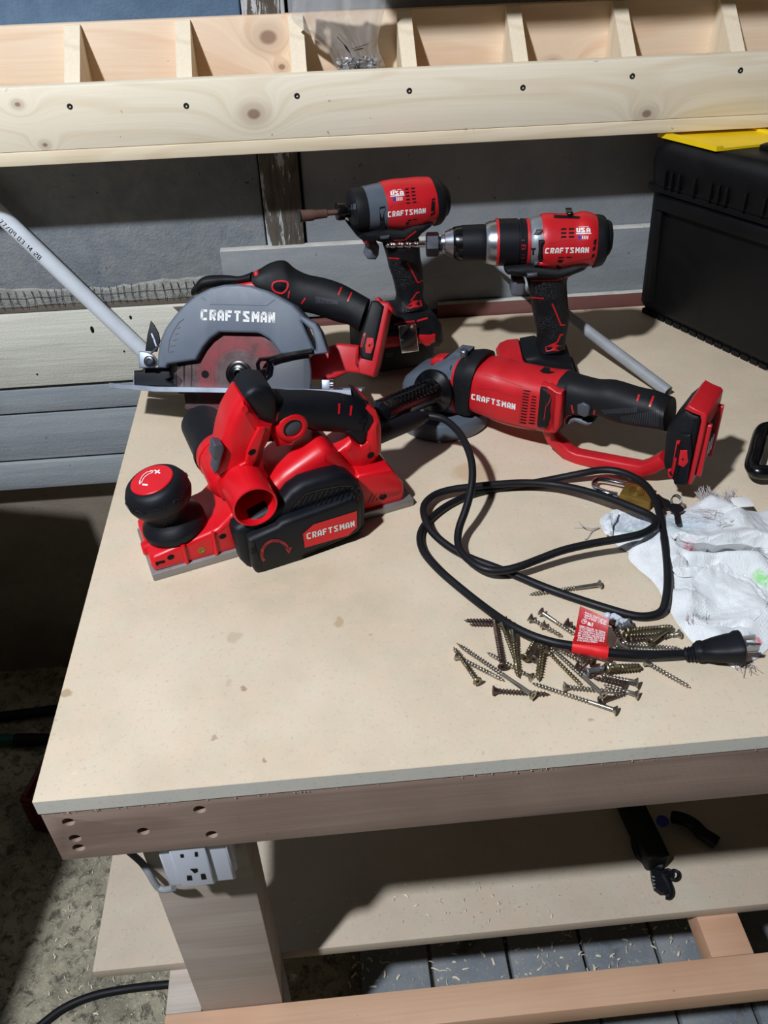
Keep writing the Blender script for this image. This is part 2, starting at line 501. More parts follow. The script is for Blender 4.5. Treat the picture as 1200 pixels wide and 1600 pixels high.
class Tool:
    def __init__(s, name, o, yaw, tilt=0.0, **kw):
        s.o = Vector(o)
        s.yaw = yaw
        s.ex = Vector((math.cos(yaw), math.sin(yaw), 0))
        n0, up_ = Vector((math.sin(yaw), -math.cos(yaw), 0)), Vector((0, 0, 1))
        s.ez = up_ * math.cos(tilt) - n0 * math.sin(tilt)
        s.n = n0 * math.cos(tilt) + up_ * math.sin(tilt)
        s.root = empty(name, s.o, yaw, **kw)
        s.root.rotation_euler = (-tilt, 0, yaw)
        s.bvh = {}
        s.ob = {}
        s.cam = s.loc(CAM)

    def loc(s, w):
        q = Vector(w) - s.o
        return Vector((q.dot(s.ex), -q.dot(s.n), q.dot(s.ez)))

    def dirl(s, d):
        return Vector((d.dot(s.ex), -d.dot(s.n), d.dot(s.ez)))

    def uv(s, p, d=0.0):
        r = ray(*p)
        t = (s.o + s.n * d - CAM).dot(s.n) / r.dot(s.n)
        q = CAM + r * t - s.o
        return (q.dot(s.ex), q.dot(s.ez))

    def L(s, p, d=0.0):
        u, v = s.uv(p, d)
        return Vector((u, -d, v))

    def P(s, pts, d=0.0, smooth=0):
        q = [s.uv(p, d) for p in pts]
        return catmull(q, smooth, True) if smooth else q

    def add(s, name, bm, mat, parent=None, smooth=38, label=None):
        if abs(s.o.z - T) < .002:                      # rests on the bench: nothing reaches below its top
            for v in bm.verts:
                wz = s.o.z + s.ez.z * v.co.z - s.n.z * v.co.y
                if wz < T + .0004:
                    v.co.z += (T + .0004 - wz) / s.ez.z
        bmesh.ops.recalc_face_normals(bm, faces=bm.faces)
        s.bvh[name] = BVHTree.FromBMesh(bm)
        o = fin(name, bm, mat, parent or s.root, smooth, label)
        s.ob[name] = o
        return o

    def plate(s, name, px, d0, d1, mat, r=0.003, smooth=0, trace=None, **kw):
        tr = d1 if trace is None else trace
        bm = B()
        extr(bm, s.P(px, tr, smooth), d0, d1, r)
        return s.add(name, bm, mat, **kw)

    def loft(s, name, rings, mat, dc=0.0, seg=28, sub=4, caps=(0.0, 0.0), bm=None, **kw):
        """rings: (A px, B px, h, n); h depth half-size in metres or 'o' round or a number >1 = ratio; silhouette-corrected"""
        arr = []
        for rg in rings:
            A, Bp, h = rg[0], rg[1], rg[2]
            n = rg[3] if len(rg) > 3 else 2.0
            dcc = rg[4] if len(rg) > 4 else dc
            ua, ub = Vector(s.uv(A, dcc)), Vector(s.uv(Bp, dcc))
            mlen = (ua - ub).length / 2
            axn = (ua - ub).normalized()
            mid = (ua + ub) / 2
            vd = CAM - (s.o + s.ex * mid.x + s.ez * mid.y + s.n * dcc)
            te = Vector((vd.dot(s.ex), vd.dot(s.ez))).dot(axn) / vd.dot(s.n)      # view slope along the ring's A direction
            q_ = n / (n - 1.0)
            if h == 'o' or h >= 1:
                ratio = 1.0 if h == 'o' else 1.0 / h
                a = mlen / (1 + (ratio * abs(te)) ** q_) ** (1 / q_)
                hh = a * ratio
            else:
                hh = h
                a = max((0.45 * mlen) ** q_, mlen ** q_ - (hh * abs(te)) ** q_) ** (1 / q_)
            H_ = (a ** q_ + (hh * abs(te)) ** q_) ** (1 / q_)
            dt = -math.copysign(hh * (hh * abs(te) / H_) ** (q_ - 1), te)
            ua, ub = Vector(s.uv(A, dcc + dt)), Vector(s.uv(Bp, dcc - dt))
            mid, axn = (ua + ub) / 2, (ua - ub).normalized()
            ua, ub = mid + axn * a, mid - axn * a
            arr.append((ua.x, ua.y, ub.x, ub.y, hh, n, dcc))
        pts = catmull(arr, sub) if sub > 1 and len(arr) > 2 else arr
        bm = bm or B()
        rr = []

        def ring(q, sc=1.0, sh=Vector((0, 0))):
            ua, ub = Vector((q[0], q[1])) + sh, Vector((q[2], q[3])) + sh
            mid, half = (ua + ub) / 2, (ua - ub) / 2 * sc
            out = []
            for j in range(seg):
                a = 2 * math.pi * (j + 0.5) / seg
                ca, sa = math.cos(a), math.sin(a)
                e = 2.0 / q[5]
                ca = math.copysign(abs(ca) ** e, ca)
                sa = math.copysign(abs(sa) ** e, sa)
                p = mid + half * ca
                out.append(bm.verts.new((p.x, -(q[6] + q[4] * sc * sa), p.y)))
            return out

        def mids(q):
            return Vector(((q[0] + q[2]) / 2, (q[1] + q[3]) / 2))
        if caps[0]:
            dv = (mids(pts[0]) - mids(pts[1])).normalized() * caps[0]
            for sc, k in ((0.55, 1.0), (0.8, 0.8), (0.94, 0.42)):
                rr.append(ring(pts[0], sc, dv * k))
        for q in pts:
            rr.append(ring(q))
        if caps[1]:
            dv = (mids(pts[-1]) - mids(pts[-2])).normalized() * caps[1]
            for sc, k in ((0.94, 0.42), (0.8, 0.8), (0.55, 1.0)):
                rr.append(ring(pts[-1], sc, dv * k))
        skin(bm, rr, True)
        return s.add(name, bm, mat, **kw)

    # ---- flat print and inlays laid on the parts' surfaces
    def drop(s, p, targets, lift):
        d = s.dirl(ray(*p)).normalized()
        best = None
        for t in targets:
            h = s.bvh[t].ray_cast(s.cam, d)
            if h[0] is not None and (best is None or h[3] < best[3]):
                best = h
        if best is None:
            return None
        n = best[1]
        if n.dot(d) > 0:
            n = -n
        return best[0] + n * lift

    def decal(s, name, polys, targets, mat, lift=0.0004, parent=None, label=None):
        """polys: list of px quads/polylines; ('q', [4 px], nu, nv) / ('l', [px...], width px) / ('p', [px...])"""
        bm = B()

        def quad(c, nu, nv):
            g = []
            for j in range(nv + 1):
                row = []
                for i in range(nu + 1):
                    a, b = i / nu, j / nv
                    top = (c[0][0] + (c[1][0] - c[0][0]) * a, c[0][1] + (c[1][1] - c[0][1]) * a)
                    bot = (c[3][0] + (c[2][0] - c[3][0]) * a, c[3][1] + (c[2][1] - c[3][1]) * a)
                    v = s.drop((top[0] + (bot[0] - top[0]) * b, top[1] + (bot[1] - top[1]) * b), targets, lift)
                    row.append(bm.verts.new(v) if v is not None else None)
                g.append(row)
            for j in range(nv):
                for i in range(nu):
                    f = (g[j][i], g[j][i + 1], g[j + 1][i + 1], g[j + 1][i])
                    if all(f):
                        bm.faces.new(f)
        for pl in polys:
            if pl[0] == 'q':
                quad(pl[1], pl[2] if len(pl) > 2 else 2, pl[3] if len(pl) > 3 else 2)
            elif pl[0] == 'l':
                w = pl[2] / 2
                pts = pl[1]
                for i in range(len(pts) - 1):
                    a, b = Vector(pts[i]), Vector(pts[i + 1])
                    d = (b - a)
                    if d.length < 1e-6:
                        continue
                    dn = d.normalized()
                    nn = Vector((-dn.y, dn.x)) * w
                    a2 = a - dn * (w * 0.7 if i > 0 else 0)
                    b2 = b + dn * (w * 0.7 if i < len(pts) - 2 else 0)
                    quad([a2 + nn, b2 + nn, b2 - nn, a2 - nn], max(1, min(24, int(d.length / 3))), 1)
            else:
                pts = []
                for a, b in zip(pl[1], list(pl[1][1:]) + [pl[1][0]]):
                    kk = max(1, min(12, int(math.hypot(b[0] - a[0], b[1] - a[1]) / 4)))
                    pts += [(a[0] + (b[0] - a[0]) * i / kk, a[1] + (b[1] - a[1]) * i / kk) for i in range(kk)]
                cx = sum(p[0] for p in pts) / len(pts)
                cy = sum(p[1] for p in pts) / len(pts)
                nr = 5 if len(pts) > 24 else 1
                prev = None
                for j in range(nr + 1):
                    f_ = j / nr
                    vv = []
                    for p in (pts if j else pts[:1]):
                        v = s.drop((cx + (p[0] - cx) * f_, cy + (p[1] - cy) * f_), targets, lift)
                        vv.append(bm.verts.new(v) if v is not None else None)
                    if prev is not None:
                        for i in range(len(pts)):
                            k_ = (i + 1) % len(pts)
                            fc = (prev[0], vv[i], vv[k_]) if len(prev) == 1 else (prev[i], vv[i], vv[k_], prev[k_])
                            if all(fc):
                                bm.faces.new(fc)
                    prev = vv
        if not bm.verts:
            bm.free()
            print('EMPTY DECAL', name)
            return None
        me = bpy.data.meshes.new(name)
        bm.normal_update()
        bm.to_mesh(me)
        bm.free()
        me.materials.append(mat)
        o = bpy.data.objects.new(name, me)
        COL.objects.link(o)
        o.parent = parent or s.root
        if label:
            o['label'] = label
        if name in JOINED:
            o['kind'] = 'stuff'
        return o

    def text(s, name, txt, q, targets, mat, weight=0.2, font=None, lift=0.0004, parent=None, label=None, gap=0.16):
        return s.decal(name, text_polys(txt, q, weight, font, gap), targets, mat, lift, parent, label)


# ------------------------------------------------------------------ lettering
l, r, b, t, m = 0.1, 0.52, 0.1, 0.9, 0.5
BOLD = {
    'C': [[(r + .1, t), (l + .1, t), (l, t - .1), (l, b + .1), (l + .1, b), (r + .1, b)]],
    'R': [[(l, 0), (l, t), (r - .06, t), (r, t - .1), (r, .56), (r - .08, .44), (l, .44)], [(.3, .44), (r + .02, 0)]],
    'A': [[(l, 0), (l, .68), (l + .16, t), (r - .14, t), (r, t - .16), (r, 0)], [(l, .34), (r, .34)]],
    'F': [[(l, 0), (l, t), (r + .1, t)], [(l, .48), (r, .48)]],
    'T': [[(0, t), (.62, t)], [(.31, t), (.31, 0)]],
    'S': [[(r + .1, t), (l, t), (l, .72), (r, .3), (r, b), (0, b)]],
    'M': [[(l, 0), (l, t), (.36, .42), (.62, t), (.62, 0)]],
    'N': [[(l, 0), (l, t), (r, b), (r, 1)]],
    'U': [[(l, 1), (l, b + .1), (l + .1, b), (r - .1, b), (r, b + .1), (r, 1)]],
}
l, r, b, t = 0.05, 0.5, 0.05, 0.95
TH = {
    '0': [[(l, b), (l, t), (r, t), (r, b), (l, b)]], '1': [[(.15, .75), (.3, t), (.3, b)]],
    '2': [[(l, t), (r, t), (r, .5), (l, .5), (l, b), (r, b)]], '3': [[(l, t), (r, t), (r, b), (l, b)], [(.15, .5), (r, .5)]],
    '4': [[(.4, b), (.4, t), (l, .35), (r, .35)]], '7': [[(l, t), (r, t), (.2, b)]],
    '8': [[(l, b), (l, t), (r, t), (r, b), (l, b)], [(l, .5), (r, .5)]], '9': [[(r, b), (r, t), (l, t), (l, .5), (r, .5)]],
    '5': [[(r, t), (l, t), (l, .5), (r, .5), (r, b), (l, b)]], '6': [[(r, t), (l, t), (l, b), (r, b), (r, .5), (l, .5)]],
    'B': [[(l, b), (l, t), (r, .75), (l, .5), (r, .25), (l, b)]],
    '/': [[(l, b), (r, t)]], ':': [[(.25, .25), (.25, .35)], [(.25, .65), (.25, .75)]], '-': [[(l, .5), (r, .5)]],
    'A': [[(l, b), (.28, t), (r, b)], [(.15, .4), (.4, .4)]], 'C': [[(r, t), (l, t), (l, b), (r, b)]], 'D': [[(l, b), (l, t), (r, .7), (r, .3), (l, b)]],
    'E': [[(r, t), (l, t), (l, b), (r, b)], [(l, .5), (.4, .5)]], 'F': [[(r, t), (l, t), (l, b)], [(l, .5), (.4, .5)]], 'G': [[(r, t), (l, t), (l, b), (r, b), (r, .5), (.3, .5)]],
    'H': [[(l, b), (l, t)], [(r, b), (r, t)], [(l, .5), (r, .5)]], 'I': [[(.28, b), (.28, t)]], 'J': [[(r, t), (r, b), (l, b), (l, .3)]], 'K': [[(l, b), (l, t)], [(r, t), (l, .5), (r, b)]],
    'L': [[(l, t), (l, b), (r, b)]], 'M': [[(l, b), (l, t), (.28, .5), (r, t), (r, b)]], 'N': [[(l, b), (l, t), (r, b), (r, t)]], 'O': [[(l, b), (l, t), (r, t), (r, b), (l, b)]],
    'P': [[(l, b), (l, t), (r, t), (r, .5), (l, .5)]], 'R': [[(l, b), (l, t), (r, t), (r, .5), (l, .5)], [(.25, .5), (r, b)]], 'S': [[(r, t), (l, t), (l, .5), (r, .5), (r, b), (l, b)]],
    'T': [[(l, t), (r, t)], [(.28, t), (.28, b)]], 'U': [[(l, t), (l, b), (r, b), (r, t)]], 'V': [[(l, t), (.28, b), (r, t)]], 'W': [[(l, t), (.15, b), (.28, .6), (.4, b), (r, t)]],
    'X': [[(l, t), (r, b)], [(l, b), (r, t)]], 'Y': [[(l, t), (.28, .5), (r, t)], [(.28, .5), (.28, b)]], 'Z': [[(l, t), (r, t), (l, b), (r, b)]],
    '+': [[(l, .5), (r, .5)], [(.28, .2), (.28, .8)]],
}


def text_polys(txt, q, weight=0.2, font=None, gap=0.16):
    """letter strokes as px quads inside the px quad q = TL TR BR BL"""
    font = font or BOLD
    x = 0
    segs = []
    for ch in txt:
        if ch == ' ':
            x += 0.45
            continue
        g = font.get(ch) or TH.get(ch)
        wd = max(p[0] for st in g for p in st) + (0.1 if font is BOLD else 0.05)
        for st in g:
            for i in range(len(st) - 1):
                a, b_ = Vector(st[i]), Vector(st[i + 1])
                d = (b_ - a)
                if d.length < 1e-6:
                    continue
                d.normalize()
                nn = Vector((-d.y, d.x)) * weight / 2
                a2 = a - d * (weight * .4 if i > 0 else 0)
                b2 = b_ + d * (weight * .4 if i < len(st) - 2 else 0)
                segs.append([(p.x + x, p.y) for p in (a2 + nn, b2 + nn, b2 - nn, a2 - nn)])
        x += wd + gap
    Wd = x - gap

    def mp(p):
        a, v = p[0] / Wd, 1 - p[1]
        top = (q[0][0] + (q[1][0] - q[0][0]) * a, q[0][1] + (q[1][1] - q[0][1]) * a)
        bot = (q[3][0] + (q[2][0] - q[3][0]) * a, q[3][1] + (q[2][1] - q[3][1]) * a)
        return (top[0] + (bot[0] - top[0]) * v, top[1] + (bot[1] - top[1]) * v)
    return [('q', [mp(p) for p in sg], 2, 1) for sg in segs]


def crop(ox, oy, s):
    def f(*pts):
        if len(pts) == 2 and not hasattr(pts[0], '__len__'):
            return (ox + pts[0] / s, oy + pts[1] / s)
        return [(ox + p[0] / s, oy + p[1] / s) for p in pts]
    return f

# ================================================================== THE SETTING
ZERO = Vector((0, 0, 0))


def wall_piece(name, a, b_, mat, parent, bev=0.002, label=None):
    bm = B()
    box(bm, a, b_, bev)
    return fin(name, bm, mat, parent, 30, label)


FLOORM = None


def floor_mat():
    t_ = NT('dirty_concrete_floor')
    tc = t_.coord()
    n1 = t_.noise(tc, 9, 6, 0.7, 0.4)
    n2 = t_.noise(tc, 55, 5, 0.75, 0.6)
    n3 = t_.noise(tc, 230, 4, 0.7)
    col = t_.mix(t_.rng(n1, 0.38, 0.62), lin((134, 128, 112)), lin((188, 180, 156)))
    col = t_.mix(t_.rng(n2, 0.5, 0.62, 0, 0.8), col, lin((66, 62, 56)))
    col = t_.mix(t_.rng(n3, 0.57, 0.66, 0, 0.75), col, lin((216, 206, 170)))
    col = t_.mix(t_.rng(n2, 0.28, 0.36, 0.6, 0), col, lin((186, 172, 136)))
    h = t_.math('ADD', n2, t_.math('MULTIPLY', n3, 0.8))
    return t_.out(col, 0.92, 0, h, 0.6, 0.004)


bm = B()
box(bm, (-2.6, -1.6, -0.06), (2.8, 1.9, 0.0))
floor = setp(fin('floor', bm, floor_mat(), None, 0), kind='structure')

GWALL = wallmat('gray_cement_wall', (104, 108, 110), (128, 130, 128), (74, 78, 82), 0.7, 20)
BWALL = wallmat('blue_gray_cement_wall', (124, 131, 138), (146, 150, 152), (98, 106, 114), 0.5, 34)
RWALL = wallmat('smooth_gray_wall', (126, 132, 138), (142, 146, 148), (104, 110, 116), 0.3, 10)
PLKM = wallmat('gray_painted_plank', (140, 148, 154), (160, 166, 168), (112, 122, 130), 0.35, 12, (0.4, 2, 4))
PALE = wallmat('pale_raw_plank', (204, 204, 192), (224, 222, 208), (184, 182, 170), 0.3, 12, (0.35, 3, 8), speck=False)
PALED = wallmat('dark_plank_patch', (92, 84, 74), (110, 102, 92), (70, 62, 54), 0.3, 14, (0.5, 2, 5))
DARKW = wallmat('dark_lower_wall', (126, 116, 102), (146, 136, 120), (104, 96, 84), 0.4, 9)
POSTM = wallmat('peeling_post', (88, 80, 70), (74, 66, 58), (54, 48, 42), 0.8, 16, (3, 3, 0.5))
PLAST = wallmat('rough_plaster_band', (128, 128, 122), (164, 164, 158), (66, 62, 56), 1.0, 40)


def post_mat():
    t_ = NT('peeling_paint_post')
    co = t_.coord((3.2, 3.2, 0.55))
    tc = t_.coord()
    n1 = t_.noise(co, 22, 6, 0.72, 0.6)
    n2 = t_.noise(tc, 6, 3)
    col = t_.mix(t_.rng(n1, 0.35, 0.6), lin((72, 64, 56)), lin((112, 104, 94)))
    pm = t_.rng(n1, 0.575, 0.60)
    zz = t_.n('ShaderNodeSeparateXYZ', ins={0: t_.n('ShaderNodeTexCoord').outputs['Object']}).outputs[2]
    up = t_.math('ADD', t_.rng(zz, 1.19, 1.23, 0, 0.10), t_.rng(zz, 1.02, .93, 0, 0.05))
    pm2 = t_.rng(t_.math('ADD', n1, up), 0.575, 0.60)
    col = t_.mix(pm2, col, lin((190, 194, 196)))
    return t_.out(col, 0.85, 0, n1, 0.7, 0.004)


POSTM = post_mat()
# backing wall; its boards, panels and post are pieces of it
bm = B()
box(bm, (-2.6, 1.30, 0.0), (2.8, 1.40, 2.9))
wall_back = setp(fin('wall_back', bm, DARKW, None, 0), kind='structure')
WY = 1.262
UWALL = wallmat('blue_painted_wall', (92, 118, 146), (106, 132, 158), (72, 96, 124), 0.3, 30)
wall_piece('wall_panel', (-2.6, WY, 1.151), (-0.078, 1.30, 2.9), UWALL, wall_back, 0.003, 'blue painted cement panel above the shelf')
wall_piece('wall_panel', (-2.6, WY, 0.862), (-0.078, 1.30, 1.15), BWALL, wall_back, 0.003, 'blue-gray cement panel left of the peeling post')
wall_piece('wall_post', (-0.076, WY - 0.006, 0.90), (-0.021, 1.30, 2.9), POSTM, wall_back, 0.003, 'weathered post with flaking white paint')
wall_piece('wall_panel', (-0.017, WY, 0.80), (2.8, 1.30, 2.9), RWALL, wall_back, 0.003, 'plain gray wall panel right of the peeling post')
# rough plaster band with wire mesh, broken lower edge
bm = B()
vt = []
xs = [-1.2 + 0.012 * i for i in range(100)]
for i, x in enumerate(xs):
    zt = 0.872 + 0.004 * math.sin(x * 23) + random.uniform(-.0025, .0025) + (x + .3) * -0.0
    zb = 0.846 + 0.002 * math.sin(x * 31) + random.uniform(-.002, .002)
    vt.append([bm.verts.new(p) for p in ((x, 1.30, zt + .02), (x, WY - 0.004, zt), (x, WY - 0.006, (zt + zb) / 2), (x, WY - 0.003, zb), (x, 1.30, zb - .004))])
skin(bm, vt, True)
fin('plaster_band', bm, PLAST, wall_back, 40, 'rough plaster band between panel and planks')
bm = B()
for i in range(100):
    x = -1.15 + i * 0.0115 + random.uniform(-.001, .001)
    tube(bm, [(x, WY - 0.0065, 0.874), (x + random.uniform(-.003, .003), WY - 0.0085, 0.858), (x + random.uniform(-.003, .003), WY - 0.0065, 0.846)], 0.0005, 4)
for z in (0.852, 0.864):
    tube(bm, [(-1.15 + 0.02 * i, WY - 0.008 + random.uniform(-.0008, .0008), z + random.uniform(-.001, .001)) for i in range(58)], 0.0005, 4)
setp(fin('wire_mesh', bm, STL, wall_back, 0, 'rusty wire mesh in the plaster'), kind='stuff')
wall_piece('batten', (-1.2, WY - 0.004, 0.838), (-0.15, 1.30, 0.8475), PALED, wall_back, 0.001)
wall_piece('plank', (-2.6, WY - 0.008, 0.712), (-0.152, 1.30, 0.837), PALE, wall_back, 0.002, 'pale raw wall plank')
bm = B()
n = 14
top, bot = [], []
for i in range(n):
    z = 0.835 - i * 0.0085
    x = -0.232 + 0.006 * math.sin(i * 1.1) + i * 0.0012
    top.append(bm.verts.new((x, WY - 0.0086, z)))
    bot.append(bm.verts.new((-0.152, WY - 0.0086, z)))
for i in range(n - 1):
    bm.faces.new((top[i], top[i + 1], bot[i + 1], bot[i]))
fin('plank_stain', bm, PALED, wall_back, 0, 'dark weathered patch at the right end of the pale plank')
for (z0, z1, dy) in ((0.6615, 0.705, 0.004), (0.568, 0.657, 0.002), (0.508, 0.563, 0.005)):
    wall_piece('plank', (-2.6, WY - dy, z0), (0.4, 1.30, z1), PLKM, wall_back, 0.002, 'gray painted wall plank')
# knots in the pale plank
bm = B()
for (px, py, w_, h_) in ((144, 515, .0028, .006), (204, 496, .002, .0035), (194, 549, .0014, .002), (58, 585, .0014, .002)):
    p = PY(px, py, WY - 0.0084)
    vv = [bm.verts.new((p.x + w_ * math.cos(a * math.pi / 6), p.y, p.z + h_ * math.sin(a * math.pi / 6))) for a in range(12)]
    bm.faces.new(vv)
fin('knot', bm, HOLE, wall_back, 0)
# boards standing at the back edge of the bench
BDA = wallmat('ledge_gray', (124, 130, 134), (142, 146, 148), (98, 106, 112), 0.3, 12, (0.6, 2, 2))
BDT = wallmat('chipped_white_edge', (206, 204, 196), (184, 182, 172), (140, 134, 124), 0.4, 30)


def edge_board(name, x0, x1, z0, z1, y0, y1, face, top_m, label):
    """a board with a differently coloured top edge"""
    bm = B()
    box(bm, (x0, y0, z0), (x1, y1, z1), 0.0012)
    o = fin(name, bm, [face, top_m], wall_back, 30, label)
    for p in o.data.polygons:
        if p.normal.z > 0.5:
            p.material_index = 1
    return o


edge_board('ledge_board', -0.147, 1.6, 0.808, 0.921, 1.2445, WY - .0005, BDA, BDT, 'gray board with chipped white top edge behind the bench')
edge_board('skirting_strip', 0.178, 1.6, 0.79, 0.8215, 1.231, 1.2435, STRIPW, BDT, 'red-brown strip with white top edge along the bench back')
edge_board('skirting_strip', -0.14, 0.1775, 0.772, 0.806, 1.234, 1.2435, STRIPW, STRIPW, 'low red-brown strip behind the saw')

# shelf on the wall above the bench: bottom board, front board, back board, triangular gussets, screws
shelf = empty('wall_shelf', (0.1, 1.20, 1.08), 0, label='long pale pine shelf with triangular dividers fixed to the wall above the bench', cat='shelf')
SO = Vector((0.1, 1.20, 1.08))


def sbox(name, a, b_, mat, root, org, bev=0.0012, label=None):
    bm = B()
    box(bm, Vector(a), Vector(b_), bev, org)
    return fin(name, bm, mat, root, 30, label)


# object space of the pine materials is shifted to the shelf's origin
for k in ('pine_face', 'pine_back', 'pine_base_edge', 'pine_gusset'):
    nt = MATS[k].node_tree
    for nd in [n_ for n_ in nt.nodes if n_.type == 'TEX_COORD']:
        ad = nt.nodes.new('ShaderNodeVectorMath')
        ad.operation = 'ADD'
        ad.inputs[1].default_value = SO
        for lk in list(nd.outputs['Object'].links):
            nt.links.new(ad.outputs[0], lk.to_socket)
        nt.links.new(nd.outputs['Object'], ad.inputs[0])
sbox('bottom_board', (-1.2, 1.1575, 1.080), (1.7, 1.2615, 1.0965), PINEB, shelf, SO)
sbox('front_board', (-1.2, 1.158, 1.097), (1.7, 1.176, 1.170), PINE, shelf, SO)
sbox('back_board', (-1.2, 1.246, 1.097), (1.7, 1.2615, 1.2225), PINEK, shelf, SO)
gx = [PY((a + b_) / 2, y, 1.25).x for a, b_, y in ((104, 126, 40), (275, 297, 32), (449, 473, 20), (618, 641, 13), (788, 812, 4), (956, 976, -4), (1122, 1143, -10))]
gx = [gx[0] - 2 * (gx[1] - gx[0]), gx[0] - (gx[1] - gx[0])] + gx + [gx[-1] + (gx[-1] - gx[-2]), gx[-1] + 2 * (gx[-1] - gx[-2])]
me_g = None
for x in gx:
    if me_g is None:
        bm = B()
        prof = [(1.1762, 1.0968), (1.2458, 1.0968), (1.2458, 1.2215), (1.2420, 1.2215), (1.1762, 1.1695)]
        vv = [[bm.verts.new((sx * 0.0095, y - SO.y, z - SO.z)) for (y, z) in prof] for sx in (-1, 1)]
        skin(bm, vv, True)
        g0 = fin('gusset', bm, PINEG, shelf, 30)
        me_g = g0.data
    else:
        g0 = bpy.data.objects.new('gusset', me_g)
        COL.objects.link(g0)
        g0.parent = shelf
    g0.location = (x - SO.x, 0, 0)
scr = None
for (px, py) in ((109, 166.5), (291, 165.5), (464, 150), (639.5, 142), (817, 137), (988, 119), (1157, 110)):
    p = PY(px, py, 1.1578)
    if scr is None:
        bm = B()
        lathe(bm, (0, 0, 0), (0, -1, 0), [(-0.004, .0035), (0.0, .0036), (0.0006, .003), (0.0007, .0014), (-.001, .0012)], 14)
        so_ = fin('screw_head', bm, STL, shelf, 40)
        scr = so_.data
    else:
        so_ = bpy.data.objects.new('screw_head', scr)
        COL.objects.link(so_)
        so_.parent = shelf
    so_.location = p - SO

# shelf board added above the frame to shade the right of the pine shelf
up = empty('added_shade_shelf', (0.9, 1.16, 1.39), 0, label='unseen plain board shelf added above the pine shelf to shade it', cat='shelf')
UO = Vector((0.9, 1.16, 1.39))
sbox('shelf_board', (0.0, 1.05, 1.390), (1.7, 1.2615, 1.408), PINEB, up, UO)
for x in (0.3, 1.0, 1.6):
    bm = B()
    vv = [[bm.verts.new((x + sx * 0.01 - UO.x, y - UO.y, z - UO.z)) for (y, z) in ((1.10, 1.3895), (1.2615, 1.3895), (1.2615, 1.29), (1.25, 1.29))] for sx in (-1, 1)]
    skin(bm, vv, True)
    fin('bracket', bm, PINEG, up, 30)

# ================================================================== THE WORKBENCH
bench = empty('workbench', BENCH, 0, label='heavy wooden workbench with fibreboard top and brown hardwood frame', cat='workbench')
X0, X1, Y0, Y1 = -0.261, 1.25, 0.4146, 1.228
bm = B()
box(bm, (X0 - .001, Y0 - .001, 0.782), (X1, Y1, 0.8), 0.0006, BENCH, 1)
top = fin('bench_top', bm, [MDFM, MDFE], bench, 30, 'fibreboard bench top')
for p in top.data.polygons:
    if p.normal.z < 0.5:
        p.material_index = 1


def drilled(name, a, b_, holes, mat, parent, label=None):
    """board with round counterbored holes in its front face"""
    bm = B()
    box(bm, Vector(a), Vector(b_), 0.001, BENCH)
    o = fin(name, bm, mat, parent, 30, label)
    bm = B()
    for (x, y, z) in holes:
        lathe(bm, Vector((x, y - 0.004, z)) - BENCH, (0, 1, 0), [(0, .0053), (.011, .0053)], 22)
    c = fin('cutter', bm, mat, bench, 0)
    md = o.modifiers.new('b', 'BOOLEAN')
    md.object = c
    md.operation = 'DIFFERENCE'
    md.solver = 'EXACT'
    bpy.context.view_layer.update()
    dg = bpy.context.evaluated_depsgraph_get()
    me = bpy.data.meshes.new_from_object(o.evaluated_get(dg))
    o.modifiers.clear()
    o.data = me
    for p in me.polygons:
        p.use_smooth = True
    me.set_sharp_from_angle(angle=R(30))
    bpy.data.objects.remove(c)
    return o


hp = [PY(x, y, Y0) for x, y in ((107, 1284.5), (117.5, 1310), (123, 1324.5), (224, 1299), (312, 1265), (331, 1304))]
drilled('front_apron', (X0, Y0, 0.7095), (X1, Y0 + 0.036, 0.7815), hp, HARD, bench)
bm = B()
box(bm, (X0 + .0, Y0 + .0365, 0.7095), (X0 + 0.036, Y1 - .037, 0.7815), 0.001, BENCH)
fin('side_apron', bm, HARD, bench, 30)
bm = B()
box(bm, (X0, Y1 - .036, 0.7095), (X1, Y1, 0.7815), 0.001, BENCH)
fin('back_apron', bm, HARD, bench, 30)
for (x, y) in ((-0.2095, 0.451), (1.10, 0.451), (-0.2095, Y1 - .088), (1.10, Y1 - .088)):
    bm = B()
    box(bm, (x, y, 0.0 if y > .5 else 0.0), (x + 0.0975, y + 0.05, 0.7812 if y < .6 else .7812), 0.0015, BENCH)
    fin('leg', bm, LEGW, bench, 30)
RZ = 0.2915
bm = B()
box(bm, (-0.2535, 0.4085, 0.255), (X1, 0.4505, RZ), 0.0015, BENCH)
fin('bottom_rail', bm, RAILW, bench, 30)
for x in (-0.2535, 0.423, 1.15):
    bm = B()
    a, w_ = (x, .0435 if x < 0 else .055)
    box(bm, (a, 0.4508 if x > 0 else 0.4508, 0.2545), (a + (w_ - .0005 if x > 0 else .0435), Y1 - .09, RZ - .0005), 0.0015, BENCH)
    fin('side_rail', bm, RAILW if x > 0 else LEGW, bench, 30)
bm = B()
box(bm, (-0.345, 0.5015, RZ), (X1, Y1 - .1, RZ + .018), 0.0008, BENCH)
fin('lower_shelf', bm, MDFS, bench, 30, 'fibreboard lower shelf')

# bench added out of view at the left, shading floor and wall foot
SBO = Vector((-1.0, 0.2, 0))
sb = empty('added_shade_bench', SBO, R(-9.5), label='unseen plain wooden bench added left of the workbench to shade floor and wall', cat='bench')


def side_piece(name, a, b_, mat, bev=.002):
    bm = B()
    box(bm, a, b_, bev)
    fin(name, bm, mat, sb, 30)


side_piece('bench_top', (-.60, -.75, .722), (.315, .925, .75), MDFS)
for x in (-.55, .02):
    for y in (-.70, .80):
        side_piece('leg', (x, y, 0), (x + .08, y + .08, .721), HARD)
side_piece('apron', (-.47, -.69, .64), (.02, -.65, .7205), HARD)
side_piece('apron', (-.47, .83, .64), (.02, .87, .7205), HARD)

# pavers under the bench
PAV = None


